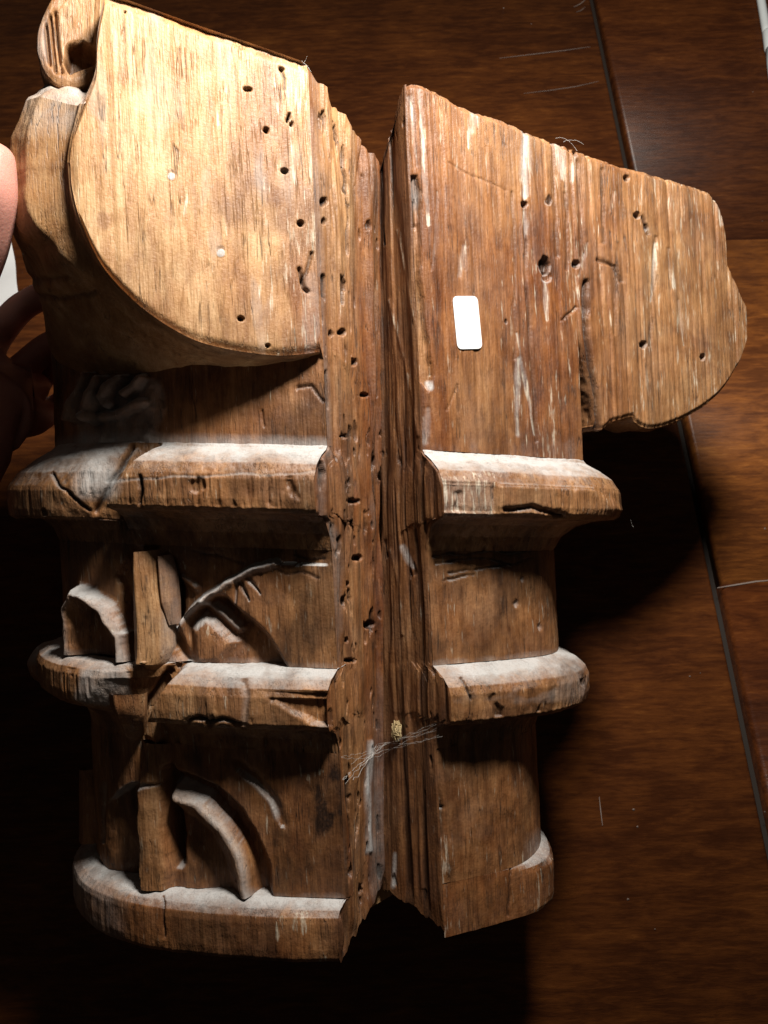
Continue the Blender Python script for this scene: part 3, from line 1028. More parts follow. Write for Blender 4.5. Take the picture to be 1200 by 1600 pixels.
m[..., 0] += 0.40 * ss(.54, .70, fbm(P, (45, 45, 12), 75, 4)) * ss(420, 250, py) + 0.25 * ss(.58, .70, fbm(P, (90, 90, 20), 76, 3))
# grubby purple-brown patches toward the notch and the foot
n = fbm(P, (38, 38, 16), 79, 3)
m[..., 3] -= 0.48 * ss(.50, .66, n) * ss(260, 420, px)
m[..., 3] -= 0.22 * ss(360, 520, py) * n
m[..., 1] += 0.28 * ss(545, 556, py)
# rounded arris all round
edge = np.minimum.reduce([(Z2D - zlo), (zhi - Z2D), (tmax - T2)])
d -= 0.0022 * ss(0.006, 0, edge) ** 1.5 * (0.6 + 0.8 * fbm(P, (70, 70, 70), 81, 2))
PL = P + NL * d[..., None]
volL = build('volute_side', [(PL, m, True)])

# outline of the left volute, clockwise from the notch corner along the foot and up to the break
def rim3(tz):
    return np.stack([A0[0] + DL[0] * tz[:, 0], A0[1] + DL[1] * tz[:, 0], tz[:, 1]], -1)
side_tz = dense_curve([on_plane(x, y, A0, DL) for x, y in sd_px], 160)[::-1]
i_brk = int(0.36 * 160)
outl = np.vstack([lo[::2], side_tz[1:i_brk]])
R0 = rim3(outl)
tang = np.gradient(outl, axis=0)
tang /= np.linalg.norm(tang, axis=1, keepdims=True)
outn = np.stack([tang[:, 1], -tang[:, 0]], -1)
# must point away from the middle of the face
cc = np.array([0.06, outl[:, 1].mean() + 0.05])
flip = np.sign(np.sum(outn * (outl - cc), axis=1, keepdims=True))
outn = outn * np.where(flip == 0, 1, flip)
for _ in range(25):
    outn[1:-1] = (outn[:-2] + 2 * outn[1:-1] + outn[2:]) / 4
outn /= np.linalg.norm(outn, axis=1, keepdims=True)
out3 = np.stack([DL[0] * outn[:, 0], DL[1] * outn[:, 0], outn[:, 1]], -1)
BK = np.array([-math.sin(YL), math.cos(YL), 0.0])
ws = np.concatenate([np.linspace(0, .006, 12), np.linspace(.006, .082, 120)[1:]])
prof_w = [0, .0012, .0025, .0045, .0065, .012, .022, .040, .062, .082]
prof_o = [-.0012, .0006, .0010, .0012, .0030, .0105, .0140, .0150, .0140, .007]
go = np.interp(ws, prof_w, prof_o)
leftness = ss(0.2, 0.9, outn[:, 0])
downness = ss(0.2, 0.9, -outn[:, 1])
diag = leftness * 0 + np.clip(4 * np.maximum(outn[:, 0], 0) * np.maximum(-outn[:, 1], 0), 0, 2)
amp = 0.30 + 1.55 * leftness + 0.20 * diag
topness = leftness * ss(-0.62, -0.10, outn[:, 1])
P = np.zeros((len(ws), len(R0), 3))
for i, wv in enumerate(ws):
    slow = 0.020 * ss(0.004, 0.075, wv)
    gi = (go[i] * amp) * topness + slow * (1 - topness) * (0.42 + 0.75 * leftness + 0.3 * diag)
    gi = np.where(go[i] < -.0005, go[i] * .4, gi)
    P[i] = R0 + BK * wv + out3 * gi[:, None]
px, py = projw(P)
Wg = ws[:, None] + 0 * px
d = (fbm(P, (28, 28, 28), 90, 2) - .5) * 0.006 + (fbm(P, (60, 60, 60), 91, 3) - .5) * 0.003 + (fbm(P, (260, 260, 40), 92, 3) - .5) * 0.0009
m = masks(P)
m[..., 3] = 0.80 + 0.6 * (fbm(P, (40, 40, 25), 93, 3) - .5)
m[..., 2] = 0.42
for a, wd in (([(26, 432), (60, 437), (104, 430)], 6), ([(40, 462), (90, 466), (150, 455)], 5)):
    k, t = dpoly(px, py, a)
    d -= 0.0012 * np.exp(-(k / wd) ** 2)
    m[..., 1] += 0.35 * np.exp(-(k / wd) ** 2)
k, t = dpoly(px, py, [(22, 456), (34, 470), (48, 480), (38, 492)])
d -= 0.006 * np.exp(-(k / 7) ** 2); m[..., 1] += 0.8 * np.exp(-(k / 8) ** 2)
m[..., 1] += 0.25 * np.exp(-((Wg - .006) / .003) ** 2) + 0.22 * ss(.01, .05, Wg) * ss(430, 520, py)  # crease and lower scroll darkened, painting in the side face's shadow
m[..., 0] += 0.75 * ss(240, 180, py) * (fbm(P, (80, 80, 80), 94, 2))
ramp0 = ss(0.0, 0.004, ws)[:, None]
P2 = P + np.broadcast_to(out3, P.shape) * (d * ramp0)[..., None]
# broken upper end, closed towards the middle
endl = P2[:, -1, :]
nk = 26
E = np.zeros((nk, len(ws), 3))
for k in range(nk):
    q = k / (nk - 1)
    E[k] = endl + (np.array([-DL[0], -DL[1], 0.0]) * 0.030 + BK * 0.010) * q + np.array([0, 0, 1]) * (0.010 * math.sin(q * 3.0))
E[..., 2] += (fbm(E, (120, 120, 120), 95, 4) - .5) * 0.018 * np.linspace(0, 1, nk)[:, None] ** .5
mE = masks(E, 0.95, 0, .5, .7)
mE[..., 0] = 0.15 + 0.9 * fbm(E, (120, 120, 120), 96, 3)
# back cover
last = P2[-1]
cen = np.array([-0.11, 0.045, 0.12])
Bc = np.stack([last + (cen - last) * q for q in np.linspace(0, 1, 6)])
build('volute_scroll', [(P2, m, True), (E, mE, True), (Bc, masks(Bc, 0, 0.2, .4, .3), True)])

# roof of the left volute and its outer upper side
top_tz = dense_curve([on_plane(x, y, A0, DL) for x, y in hi_px], 140)
Tt = rim3(top_tz)
rows_w = np.linspace(0, .082, 24)
P = np.stack([Tt + BK * wv + np.array([0, 0, 1]) * (0.0006 - 0.004 * (wv / .082) ** 2) for wv in rows_w])
P[..., 2] += (fbm(P, (90, 90, 90), 97, 3) - .5) * 0.002 * ss(0, .01, rows_w)[:, None]
up_tz = side_tz[i_brk - 4:]
Us = rim3(up_tz)
Q = np.stack([Us + BK * wv + np.array([0.012, 0.008, 0]) * ss(0, .03, np.array(wv)) for wv in rows_w])
Q = Q + (fbm(Q, (110, 110, 110), 98, 3) - .5)[..., None] * np.array([.006, .004, 0]) * ss(0, .006, rows_w)[:, None, None]
mQ = masks(Q, 0.35, 0.15, .5, .6)
build('volute_top', [(P, masks(P, 0.2, 0.05, .4, .6), False), (Q, mQ, True)])

# upper curl of the volute
curl_px = [(166, -60), (120, -45), (85, -8), (64, 28), (57, 62), (62, 96), (78, 124), (102, 138), (130, 134), (152, 118), (160, 80), (162, 20)]
w0 = 0.016
A1 = A0 + BK[:2] * w0
ctz = np.array([on_plane(x, y, A1, DL) for x, y in curl_px])
cl = dense_curve(list(ctz) + [ctz[0]], 160)
cmid = cl.mean(axis=0)
def c3(tz, wv):
    return np.stack([A1[0] + DL[0] * tz[:, 0] + BK[0] * wv, A1[1] + DL[1] * tz[:, 0] + BK[1] * wv, tz[:, 1]], -1)
rows = []
for q, wv in ((0.0, .001), (.25, .0015), (.5, .001), (.62, .001), (.68, .0005), (.78, .0), (.86, -.0005), (.94, .0), (.985, .0008), (1.0, .003), (1.0, .008), (1.01, .014), (1.0, .018), (.98, .022), (.95, .026), (.9, .030), (.7, .033), (.2, .034)):
    rows.append(c3(cmid + (cl - cmid) * q, wv))
P = np.array(rows)
# refine along the rows
s = np.linspace(0, len(P) - 1, 110)
P = np.stack([crom(P[:, j, :], s) for j in range(P.shape[1])], 1)
nn = (fbm(P, (110, 110, 60), 99, 3) - .5) * 0.003
P = P + (P - P.mean(axis=(0, 1))) * (nn / 0.03)[..., None]
px, py = proj(P)
m = masks(P, 0, 0, .5, .55)
front = (np.arange(P.shape[0]) < 62)[:, None]
sdh = sdpoly(px + 8 * (fbm(P, (200, 200, 200), 311, 2) - .5), py, [(106, 70), (128, 66), (152, 76), (148, 98), (128, 106), (110, 114), (100, 98)])
hole = ss(4, -8, sdh) * front
P = P + BK * (hole * .011)[..., None]
m[..., 1] += 0.5 * hole  # hollow also darkened in colour for its deep shadow
for a in ([(86, 20), (90, 70), (96, 112)], [(79, 26), (84, 76), (88, 112)], [(72, 40), (78, 100)]):
    k, t = dpoly(px, py, a)
    P = P + BK * (front * .003 * np.exp(-(k / 2.6) ** 2))[..., None]
m[..., 0] += 0.35 * front * ss(90, 60, px)
for a in ([(72, 30), (80, 80), (86, 110)], [(78, 22), (90, 70)], [(68, 45), (74, 95)]):
    k, t = dpoly(px, py, a)
    m[..., 1] += 0.7 * np.exp(-(k / 2.2) ** 2)
build('volute_curl', [(P, m, False)])

# ------------------------------------------------------------------ right face: panel and broken wing
def plane_pts(T, Z, p0=B0, dr=DR):
    return np.stack([p0[0] + dr[0] * T, p0[1] + dr[1] * T, Z], -1)

top_r = dense_curve([on_plane(x, y, B0, DR) for x, y in [(636, 130), (660, 133), (700, 153), (720, 166), (760, 180), (800, 194), (818, 203), (860, 219), (900, 233), (960, 256), (1020, 272), (1080, 289), (1113, 304), (1129, 330), (1136, 365)]], 500)
right_r = dense_curve([on_plane(x, y, B0, DR) for x, y in [(1136, 365), (1133, 388), (1141, 415), (1152, 446), (1166, 478), (1170, 505)]], 200)
low_r = dense_curve([on_plane(x, y, B0, DR) for x, y in [(912, 664), (926, 668), (939, 670), (952, 660), (970, 655), (988, 651), (995, 660), (1019, 669), (1056, 659), (1092, 640), (1125, 615), (1150, 580), (1165, 545), (1170, 505)]], 600)
T1 = 0.1075
TR = right_r[:, 0].max()
ut, uz = np.vstack([top_r, right_r[1:]]).T
ut = np.maximum.accumulate(ut)
lt, lz = low_r.T
lt = np.maximum.accumulate(lt)

HOLES_R = ((820, 320, 4.5, 5, .006), (851, 414, 9, 13, .005), (854, 432, 7, 9, .002), (900, 412, 5, 5.5, .004), (995, 337, 4.5, 5, .005), (1007, 538, 4.5, 5, .005), (1099, 558, 4.5, 5.5, .005), (900, 238, 4, 4.5, .004), (980, 277, 4, 5, .004), (858, 312, 6, 9, .0008), (1008, 355, 3, 6, .0015), (790, 502, 2, 4, .001))
STREAKS_R = (([(822, 203), (821, 250), (820, 305)], 6, 1.0), ([(820, 330), (823, 365)], 3, .5), ([(740, 172), (738, 205)], 6, .6), ([(735, 200), (732, 230)], 3, .4), ([(724, 385), (718, 430)], 5, .5), ([(655, 140), (660, 230), (668, 350)], 3.5, .5), ([(812, 560), (808, 600), (809, 680)], 4, .7), ([(808, 520), (836, 680)], 2.5, .5),
             ([(920, 380), (905, 430)], 3, .4), ([(850, 440), (855, 500)], 4, .6), ([(870, 210), (878, 250), (880, 275)], 6, .7), ([(900, 245), (895, 280)], 4, .5), ([(1045, 390), (1052, 450)], 3, .4), ([(960, 300), (955, 330)], 3, .3), ([(925, 600), (930, 660)], 5, .7), ([(1025, 380), (1018, 470)], 3, .5), ([(1060, 470), (1068, 540)], 3, .4), ([(665, 690), (670, 640)], 5, .5), ([(683, 300), (676, 420)], 2, .35), ([(1120, 300), (1130, 350)], 5, .5), ([(760, 230), (762, 300)], 2, .3), ([(640, 150), (650, 260)], 3, .45))
GROOVES_R = (([(917, 440), (914, 500), (922, 560), (934, 620), (938, 668)], 4, .004), ([(822, 205), (819, 300), (822, 420), (828, 520), (840, 690)], 2.2, .0012), ([(800, 300), (804, 420), (806, 560)], 2, .0008), ([(700, 255), (740, 275), (790, 297)], 2.0, .0004), ([(865, 215), (866, 300), (872, 400)], 3, .0012), ([(885, 300), (888, 420)], 2.5, .001), ([(905, 250), (908, 400)], 2.5, .001), ([(940, 265), (945, 380)], 2.5, .0012), ([(965, 380), (960, 520)], 2.5, .0009), ([(1025, 370), (1016, 540)], 2.5, .0009), ([(935, 405), (960, 415), (970, 440)], 3, .0015), ([(880, 500), (900, 480)], 2, .001), ([(1003, 340), (1012, 365)], 3, .0015), ([(700, 640), (715, 600)], 2, .0005))

def face_r(P):
    px, py = projw(P, .6)
    d = (fbm(P, (26, 26, 12), 111, 3) - .5) * 0.0024
    rid = fbm(P, (300, 300, 7), 112, 3)
    wx = 0.4 + 0.40 * ss(830, 900, px)
    d += (rid - .5) * 0.0022 * wx
    d -= ss(.55, .70, fbm(P, (430, 430, 10), 113, 2)) * 0.0009 * wx
    m = masks(P)
    m[..., 3] = 0.10 + 0.46 * (fbm(P, (34, 34, 8), 114, 3) - .42) + 0.16 * ss(420, 150, py) + 0.24 * ss(900, 1090, px)
    m[..., 2] = 0.50 + 0.5 * (fbm(P, (110, 110, 8), 115, 2) - .45) + 0.12 * ss(800, 850, px)
    m[..., 1] += 0.45 * ss(.60, .75, fbm(P, (260, 260, 8), 116, 2)) * wx
    for hx, hy, rx, ry, dp in HOLES_R:
        q = np.hypot((px - hx) / rx, (py - hy) / ry) + 0.5 * (fbm(P, (400, 400, 300), 6, 2) - .5)
        d -= dp * ss(1.2, .7, q)
        m[..., 1] += 0.9 * ss(1.2, .7, q) * (0.45 if hy == 432 else 1)
        m[..., 0] += 0.35 * ss(.3, .1, np.abs(q - 1.15)) * (py > hy)
    for a, wd, am in STREAKS_R:
        k, t = dpoly(px, py, a)
        k = k + 3 * (fbm(P, (300, 300, 40), 7, 2) - .5)
        f = np.exp(-(k / (1.25 * wd * (0.5 + 0.8 * np.sin(np.pi * np.clip(t, .12, .88))))) ** 2)
        m[..., 2] += 0.85 * am * f
        m[..., 0] += 0.62 * am * f
        d -= 0.0004 * f
    for a, wd, dp in GROOVES_R:
        k, t = dpoly(px, py, a)
        k = k + 2.0 * (fbm(P, (300, 300, 60), 8, 2) - .5)
        f = np.exp(-(k / wd) ** 2)
        d -= dp * f
        m[..., 1] += min(1, dp * 350) * f
    # splintered arris by the notch
    sd = sdpoly(px, py, [(625, 272), (652, 274), (660, 300), (657, 345), (659, 420), (668, 520), (678, 585), (670, 612), (640, 560), (630, 420)])
    n = fbm(P, (420, 420, 9), 117, 3)
    f = ss(2, -4, sd)
    d -= f * (0.0020 + 0.0045 * ss(.35, .75, n))
    m[..., 3] += 0.25 * f
    m[..., 2] += 0.10 * f
    m[..., 1] += f * 0.9 * ss(.55, .68, n) + 0.55 * f * ss(340, 300, py)
    m[..., 0] += 0.45 * f * ss(345, 305, py) * n * 1.6
    k, t = dpoly(px, py, [(646, 315), (643, 340), (648, 352)])
    d -= .004 * np.exp(-(k / 4) ** 2); m[..., 1] += 1.0 * np.exp(-(k / 4.5) ** 2)
    k, t = dpoly(px, py, [(672, 596), (674, 606)])
    m[..., 0] += 1.0 * np.exp(-(k / 4) ** 2)
    # wear at the foot
    m[..., 0] += 0.30 * ss(655, 705, py) * (px < 915) * fbm(P, (200, 200, 20), 119, 2)
    m[..., 1] += 0.15 * ss(560, 700, py) * (px < 915)
    # rounded arris by the notch
    T = (P[..., 0] - B0[0]) / DR[0]
    d -= 0.0022 * ss(0.004, 0, T) ** 2
    return d, m

# panel
NCp, NRp = 190, 340
tt = np.linspace(0, T1, NCp)
zh = np.interp(tt, ut, uz)
zl = Z1 - TILT * (B0[0] + DR[0] * tt) + 0.0002
vv = np.linspace(0, 1, NRp)[:, None]
P = plane_pts(np.tile(tt, (NRp, 1)), zl + (zh - zl) * vv)
P[..., 2] += (fbm(P * np.array([1, 1, 0]), (260, 260, 1), 121, 3) - .5) * 0.0017 * vv ** 4
d, m = face_r(P)
dt = zh - (P[..., 2])
d -= 0.0015 * ss(0.003, 0, dt)
PP = P + NR * d[..., None]
# return of the panel below the wing
edge = PP[:, -1, :]
BKR = np.array([-math.sin(YR), math.cos(YR), 0.0])
ret = np.stack([edge + BKR * wv + np.array([DR[0], DR[1], 0]) * (0.0012 * math.sin(min(1, wv / .004) * 1.57) + 0.003 * (wv / .07)) for wv in np.concatenate([np.linspace(0, .004, 6), np.linspace(.004, .07, 14)[1:]])])
build('panel', [(PP, m, False), (ret, masks(ret, .05, .35, .5, .15), False)])

# wing
NCw, NRw = 230, 300
tt = T1 + (TR - T1) * (1 - (1 - np.linspace(0, 1, NCw)) ** 1.4)
zh = np.interp(tt, ut, uz)
zl = np.interp(tt, lt, lz)
zh = np.maximum(zh, zl + .002)
vv = np.linspace(0, 1, NRw)[:, None]
Tw = np.tile(tt, (NRw, 1))
Zw = zl + (zh - zl) * vv
zc = on_plane(915, 480, B0, DR)[1]
Tw = Tw + 0.0120 * ss(zc, zl[0], Zw) ** 1.1 * np.exp(-(Tw - T1) / .010)
P = plane_pts(Tw, Zw)
P[..., 2] += (fbm(P * np.array([1, 1, 0]), (260, 260, 1), 121, 3) - .5) * 0.0017 * vv ** 4
d, m = face_r(P)
edge_d = np.minimum.reduce([Zw - zl, zh - Zw, TR - Tw])
d -= 0.0016 * ss(0.003, 0, edge_d)
PW = P + NR * d[..., None]
# rim all round, starting on the face's own border: left crack, foot, right end, top
bord = np.vstack([PW[::-1, 0, :][:-1], PW[0, :, :][:-1], PW[:, -1, :][:-1], PW[-1, ::-1, :]])
cmid = bord.mean(axis=0)
tb = np.gradient(bord, axis=0)
tb /= np.linalg.norm(tb, axis=1, keepdims=True) + 1e-12
ob = np.cross(tb, NR)
sg = np.sign(np.mean(np.sum(ob * (bord - cmid), axis=1)))
ob *= sg
for _ in range(10):
    ob[1:-1] = (ob[:-2] + 2 * ob[1:-1] + ob[2:]) / 4
wr = np.concatenate([np.linspace(0, .003, 6), np.linspace(.003, .045, 40)[1:]])
Rm = np.stack([bord + BKR * wv + ob * (0.0011 * math.sin(min(1, wv / .003) * 1.57) - 0.006 * (wv / .045) ** 2) for wv in wr])
nz = (fbm(Rm, (120, 120, 120), 131, 3) - .5) * .004 * ss(0, .006, wr)[:, None]
Rm = Rm + ob[None] * nz[..., None]
cm = Rm[-1].mean(axis=0)
Bk = np.stack([Rm[-1] + (cm - Rm[-1]) * q for q in np.linspace(0, 1, 5)])
build('wing', [(PW, m, False), (Rm, masks(Rm, 0, .12, .5, .22), False), (Bk, masks(Bk, 0, .3, .4, .1), False)], label='right wing of the capital with chipped outer end')

# roof behind the panel and the notch (unseen from the lens, shuts the top)
def top_z(x):
    return 0.214 - 0.14 * np.maximum(0, x)
gx = np.linspace(0.004, 0.118, 40)
rowsr = []
ft = np.stack([np.interp(gx, P_[:, 0], P_[:, 1]) for P_ in [PP[-1]]])[0]
fz = np.interp(gx, PP[-1][:, 0], PP[-1][:, 2])
fz = np.where(gx < PP[-1][0, 0], 0.185 + (fz - 0.189) * (gx - .004) / (PP[-1][0, 0] - .004), fz)
ft = np.where(gx < PP[-1][0, 0], VY + (B0[1] - VY) * (gx - .004) / (PP[-1][0, 0] - .004), ft)
for q in np.linspace(0, 1, 12):
    rowsr.append(np.stack([gx, ft + (0.150 - ft) * q, fz - 0.001 - 0.006 * q], -1))
Tp = np.array(rowsr)
Tp[..., 2] += (fbm(Tp, (90, 90, 90), 141, 3) - .5) * .003
gx = np.linspace(-0.16, 0.004, 40)
fy = np.interp(gx, [-.16, -.08, -.028, .004], [.05, .03, .004, VY])
rowsl = [np.stack([gx, fy + (.150 - fy) * q, 0.183 - .004 * q + 0 * gx], -1) for q in np.linspace(0, 1, 12)]
Tl = np.array(rowsl)
build('top_cut', [(Tp, masks(Tp, .3, .1, .5, .2), False), (Tl, masks(Tl, .3, .1, .5, .2), False)])

# ------------------------------------------------------------------ walls of the notch
ZT, ZBOT = 0.2255, -0.2215
zz = np.linspace(ZBOT, ZT, 620)

def edge_from_ring(side):
    """outer edge of the notch wall: follows the rings and shafts"""
    pts = []
    seq = []
    def add(zc, w_, a, b, tilt):
        q = OC[a + side][0] + (OC[b + side][0] - OC[a + side][0]) * w_
        pts.append((q[0], q[1], zc - tilt * q[0]))
    if side == 'R':
        pts.append((B0[0], B0[1], 0.24)); pts.append((B0[0], B0[1], 0.05))
    else:
        pts.append((A0[0], A0[1], 0.24)); pts.append((A0[0], A0[1], 0.085)); pts.append((OC['shaftL'][0][0], OC['shaftL'][0][1], 0.08))
    for z, wt, (i, o_) in ring_rows(Z1, R1[1:], TOPL[side], 'ring1', 'shaft'):
        add(z, wt, i, o_, TILT)
    for z, wt, (i, o_) in ring_rows(Z2, R2[1:], 'shaft', 'ring2', 'low'):
        add(z, wt, i, o_, TILT)
    for z, wt, (i, o_) in ring_rows(ZB, RB[1:], 'low', 'base', 'low'):
        add(z, wt, i, o_, TILTB)
    pts = np.array(pts)
    o = np.argsort(pts[:, 2])
    pts = pts[o]
    return np.stack([np.interp(zz, pts[:, 2], pts[:, 0]), np.interp(zz, pts[:, 2], pts[:, 1]), zz], -1)

def notch_wall(side):
    E = edge_from_ring(side)
    Vv = np.stack([Vx(zz), VY + 0 * zz, zz], -1)
    n = 130
    q = np.linspace(0, 1, n)[None, :, None]
    P = E[:, None, :] + (Vv - E)[:, None, :] * q
    # the top and bottom cuts are ragged
    topz = np.interp(q[0, :, 0], [0, 1], [0.2235 if side == 'R' else 0.226, 0.1900])
    botz = np.interp(q[0, :, 0], [0, 1], [-0.2195, -0.2080])
    kz = (zz - ZBOT) / (ZT - ZBOT)
    jag = (fbm(np.stack([q[0, :, 0] * .1, 0 * q[0, :, 0], 0 * q[0, :, 0]], -1), (90, 1, 1), 151 + ord(side), 3) - .5)
    zt = topz + jag * .006
    zb = botz + jag * .006
    P[..., 2] = zb[None, :] + (zt - zb)[None, :] * kz[:, None]
    # keep the ring ends where they are
    Nw = np.cross(Vv[300] - E[300], np.array([0, 0, 1.0]))
    Nw /= np.linalg.norm(Nw)
    if side == 'L' and Nw[0] < 0 or side == 'R' and Nw[0] > 0:
        Nw = -Nw
    px, py = proj(P)
    Q = q[..., 0] + 0 * px
    d = (fbm(P, (60, 60, 6), 152, 3) - .5) * 0.005 + (ss(.45, .60, fbm(P, (110, 110, 9), 335, 3)) - .5) * .0028 + (fbm(P, (260, 260, 10), 153, 3) - .5) * 0.0024
    m = masks(P)
    worm = fbm(P, (330, 330, 70), 154, 2)
    pit = ss(.69, .75, worm)
    pit2 = ss(.735, .79, fbm(P, (150, 150, 60), 155, 3))
    taper = ss(0, .08, Q) * ss(1, .93, Q)
    if side == 'L':
        band = np.exp(-((Q - .38) / .28) ** 2)
        d -= (pit * .0022 + pit2 * .004) * taper
        m[..., 1] += (pit * .7 + pit2 * .95) * taper
        fib = fbm(P, (300, 300, 6), 331, 3)
        d += (fbm(P, (170, 170, 22), 333, 3) - .5) * .003
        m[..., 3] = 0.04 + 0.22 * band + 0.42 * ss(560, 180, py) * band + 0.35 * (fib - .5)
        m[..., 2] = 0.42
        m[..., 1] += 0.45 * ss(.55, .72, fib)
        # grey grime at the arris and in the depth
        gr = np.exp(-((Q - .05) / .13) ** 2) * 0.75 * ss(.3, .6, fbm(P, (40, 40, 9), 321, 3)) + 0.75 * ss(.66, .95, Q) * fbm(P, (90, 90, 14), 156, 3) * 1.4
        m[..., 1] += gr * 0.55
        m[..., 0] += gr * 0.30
        m[..., 1] += 0.25 * ss(1150, 1400, py)
        m[..., 0] += 0.22 * ss(1100, 1350, py) * fbm(P, (200, 200, 12), 158, 2)
        for hx, hy, rx, ry in ((556, 565, 5, 6), (548, 553, 5, 5), (571, 617, 8, 4), (536, 682, 6, 3), (552, 783, 15, 5), (562, 872, 9, 5), (544, 913, 6, 5), (582, 976, 9, 7), (505, 315, 5, 8), (507, 345, 4, 5), (597, 676, 6, 10), (597, 740, 6, 14), (545, 1000, 3, 4), (551, 1032, 8, 3), (530, 520, 4, 5), (520, 520, 3, 6), (536, 940, 4, 10)):
            k = np.hypot((px - hx) / rx, (py - hy) / ry) + 0.9 * (fbm(P, (420, 420, 300), 159, 2) - .5)
            d -= .004 * ss(1.1, .6, k)
            m[..., 1] += 1.0 * ss(1.1, .7, k)
        k, t = dpoly(px, py, [(582, 1160), (579, 1230), (584, 1330)])
        f = np.exp(-(k / 4.5) ** 2) * fbm(P, (200, 200, 60), 160, 2) * 1.7
        m[..., 0] += 0.9 * f; d += .001 * f
    else:
        d -= (pit2 * .002 + ss(.56, .7, fbm(P, (240, 240, 5), 157, 3)) * .0022) * taper
        m[..., 1] += (0.5 * pit2 + 0.5 * ss(.54, .68, fbm(P, (240, 240, 5), 157, 3))) * taper
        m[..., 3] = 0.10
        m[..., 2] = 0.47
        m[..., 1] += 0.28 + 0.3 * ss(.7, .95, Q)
        m[..., 3] += 0.12 * fbm(P, (60, 60, 8), 337, 2)
        for a in ([(610, 470), (630, 560), (655, 680)], [(620, 360), (650, 500), (668, 590)], [(612, 860), (625, 920), (630, 990)]):
            k, t = dpoly(px, py, a)
            m[..., 2] += .5 * np.exp(-(k / 3) ** 2); d += .001 * np.exp(-(k / 3) ** 2)
        k, t = dpoly(px, py, [(629, 855), (636, 872), (642, 885)])
        m[..., 0] += 0.6 * np.exp(-(k / 5) ** 2)
        k, t = dpoly(px, py, [(617, 1335), (614, 1385)])
        m[..., 0] += 0.7 * np.exp(-(k / 4) ** 2)
    if side == 'R':
        d = d * .45
    lim = ss(0, .02, Q) * ss(0, .012, (zz - ZBOT))[:, None]
    P2 = P + Nw * (d * lim)[..., None]
    return P2, m

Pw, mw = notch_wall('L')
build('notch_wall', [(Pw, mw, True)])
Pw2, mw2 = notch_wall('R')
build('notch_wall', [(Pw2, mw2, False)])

# ------------------------------------------------------------------ carved stem, bead and other raised bits on the left face
def surf(P, px0, py0):
    px, py = proj(P)
    i = np.argmin((px - px0) ** 2 + (py - py0) ** 2)
    return P.reshape(-1, 3)[i]

def relief_bar(name, pts, widths, heights, G, seed, inset=0.006, tone=.2, dust=0.0, base3=None):
    """half-round carved bar lying on surface grid G along pixel points"""
    base = np.array([surf(G, *p) for p in pts]) if base3 is None else np.array(base3)
    s = np.linspace(0, len(pts) - 1, 130)
    path = crom(base, s)
    wd = np.interp(s, np.arange(len(pts)), widths)
    hh = np.interp(s, np.arange(len(pts)), heights)
    tg = np.gradient(path, axis=0)
    tg /= np.linalg.norm(tg, axis=1, keepdims=True)
    nrm = np.array([-0.30, -0.95, 0.0])
    side = np.cross(tg, nrm)
    side /= np.linalg.norm(side, axis=1, keepdims=True)
    th = np.linspace(-0.35, math.pi + 0.35, 40)
    P = np.zeros((len(s), len(th), 3))
    for j, a in enumerate(th):
        c_, s_ = math.cos(a), math.sin(a)
        c_ = math.copysign(abs(c_) ** 0.8, c_)
        P[:, j] = path + side * (c_ * wd)[:, None] + nrm * ((math.copysign(abs(s_) ** .9, s_) if s_ < 0 else (1 - abs(math.cos(a) - 0.25) / 1.25) ** .75) * hh)[:, None] - nrm * 0.001
    dd = (fbm(P, (90, 90, 30), seed, 3) - .5) * .0022 + (fbm(P, (380, 380, 16), seed + 2, 2) - .5) * .0008
    P = P + nrm * dd[..., None]
    m = masks(P, dust, 0, .5, tone)
    m[..., 3] += 0.3 * (fbm(P, (50, 50, 20), seed + 4, 2) - .5)
    px, py = proj(P)
    m[..., 1] += 0.35 * ss(.2, .0, np.minimum(np.abs(th[None, :] + .35), np.abs(th[None, :] - math.pi - .35)) / 2.0)
    return P, m

GM = G_MID[0][0]
GL = G_LOW[0][0]
P, m = relief_bar('stem', [(232, 860), (235, 900), (241, 960), (244, 1010), (240, 1060), (236, 1088)], [.0060, .0072, .0090, .0092, .0070, .0022], [.011, .0125, .013, .013, .014, .010], GM, 201, tone=.42)  # brighter tone makes the stem look lit
px, py = proj(P)
k, t = dpoly(px, py, [(229, 900), (226, 930), (232, 955), (224, 975)])
m[..., 1] += .8 * np.exp(-(k / 1.8) ** 2)
m[..., 0] += .35 * ss(238, 262, px) + .3 * ss(1040, 1075, py)
build('stem', [(P, m, False)])
P, m = relief_bar('stem', [0, 1, 2, 3], [.010, .0085, .0055, .0012], [.008, .008, .006, .002], GL, 205, tone=.25, base3=[at_depth(198, 1082, .010), at_depth(202, 1112, .012), at_depth(209, 1145, .020), at_depth(213, 1172, .028)])
build('stem', [(P, m, False)])
P, m = relief_bar('leaf_rib', [(258, 868), (262, 900), (266, 940), (272, 975)], [.003, .004, .004, .003], [.006, .007, .007, .004], GM, 207, tone=.2, dust=.25)
build('leaf_rib', [(P, m, False)])
P, m = relief_bar('corner_strip', [(144, 1200), (143, 1240), (142, 1285), (140, 1312)], [.008, .0085, .009, .009], [.006, .008, .009, .010], GL, 209, tone=.25, dust=.1)
build('corner_strip', [(P, m, False)])

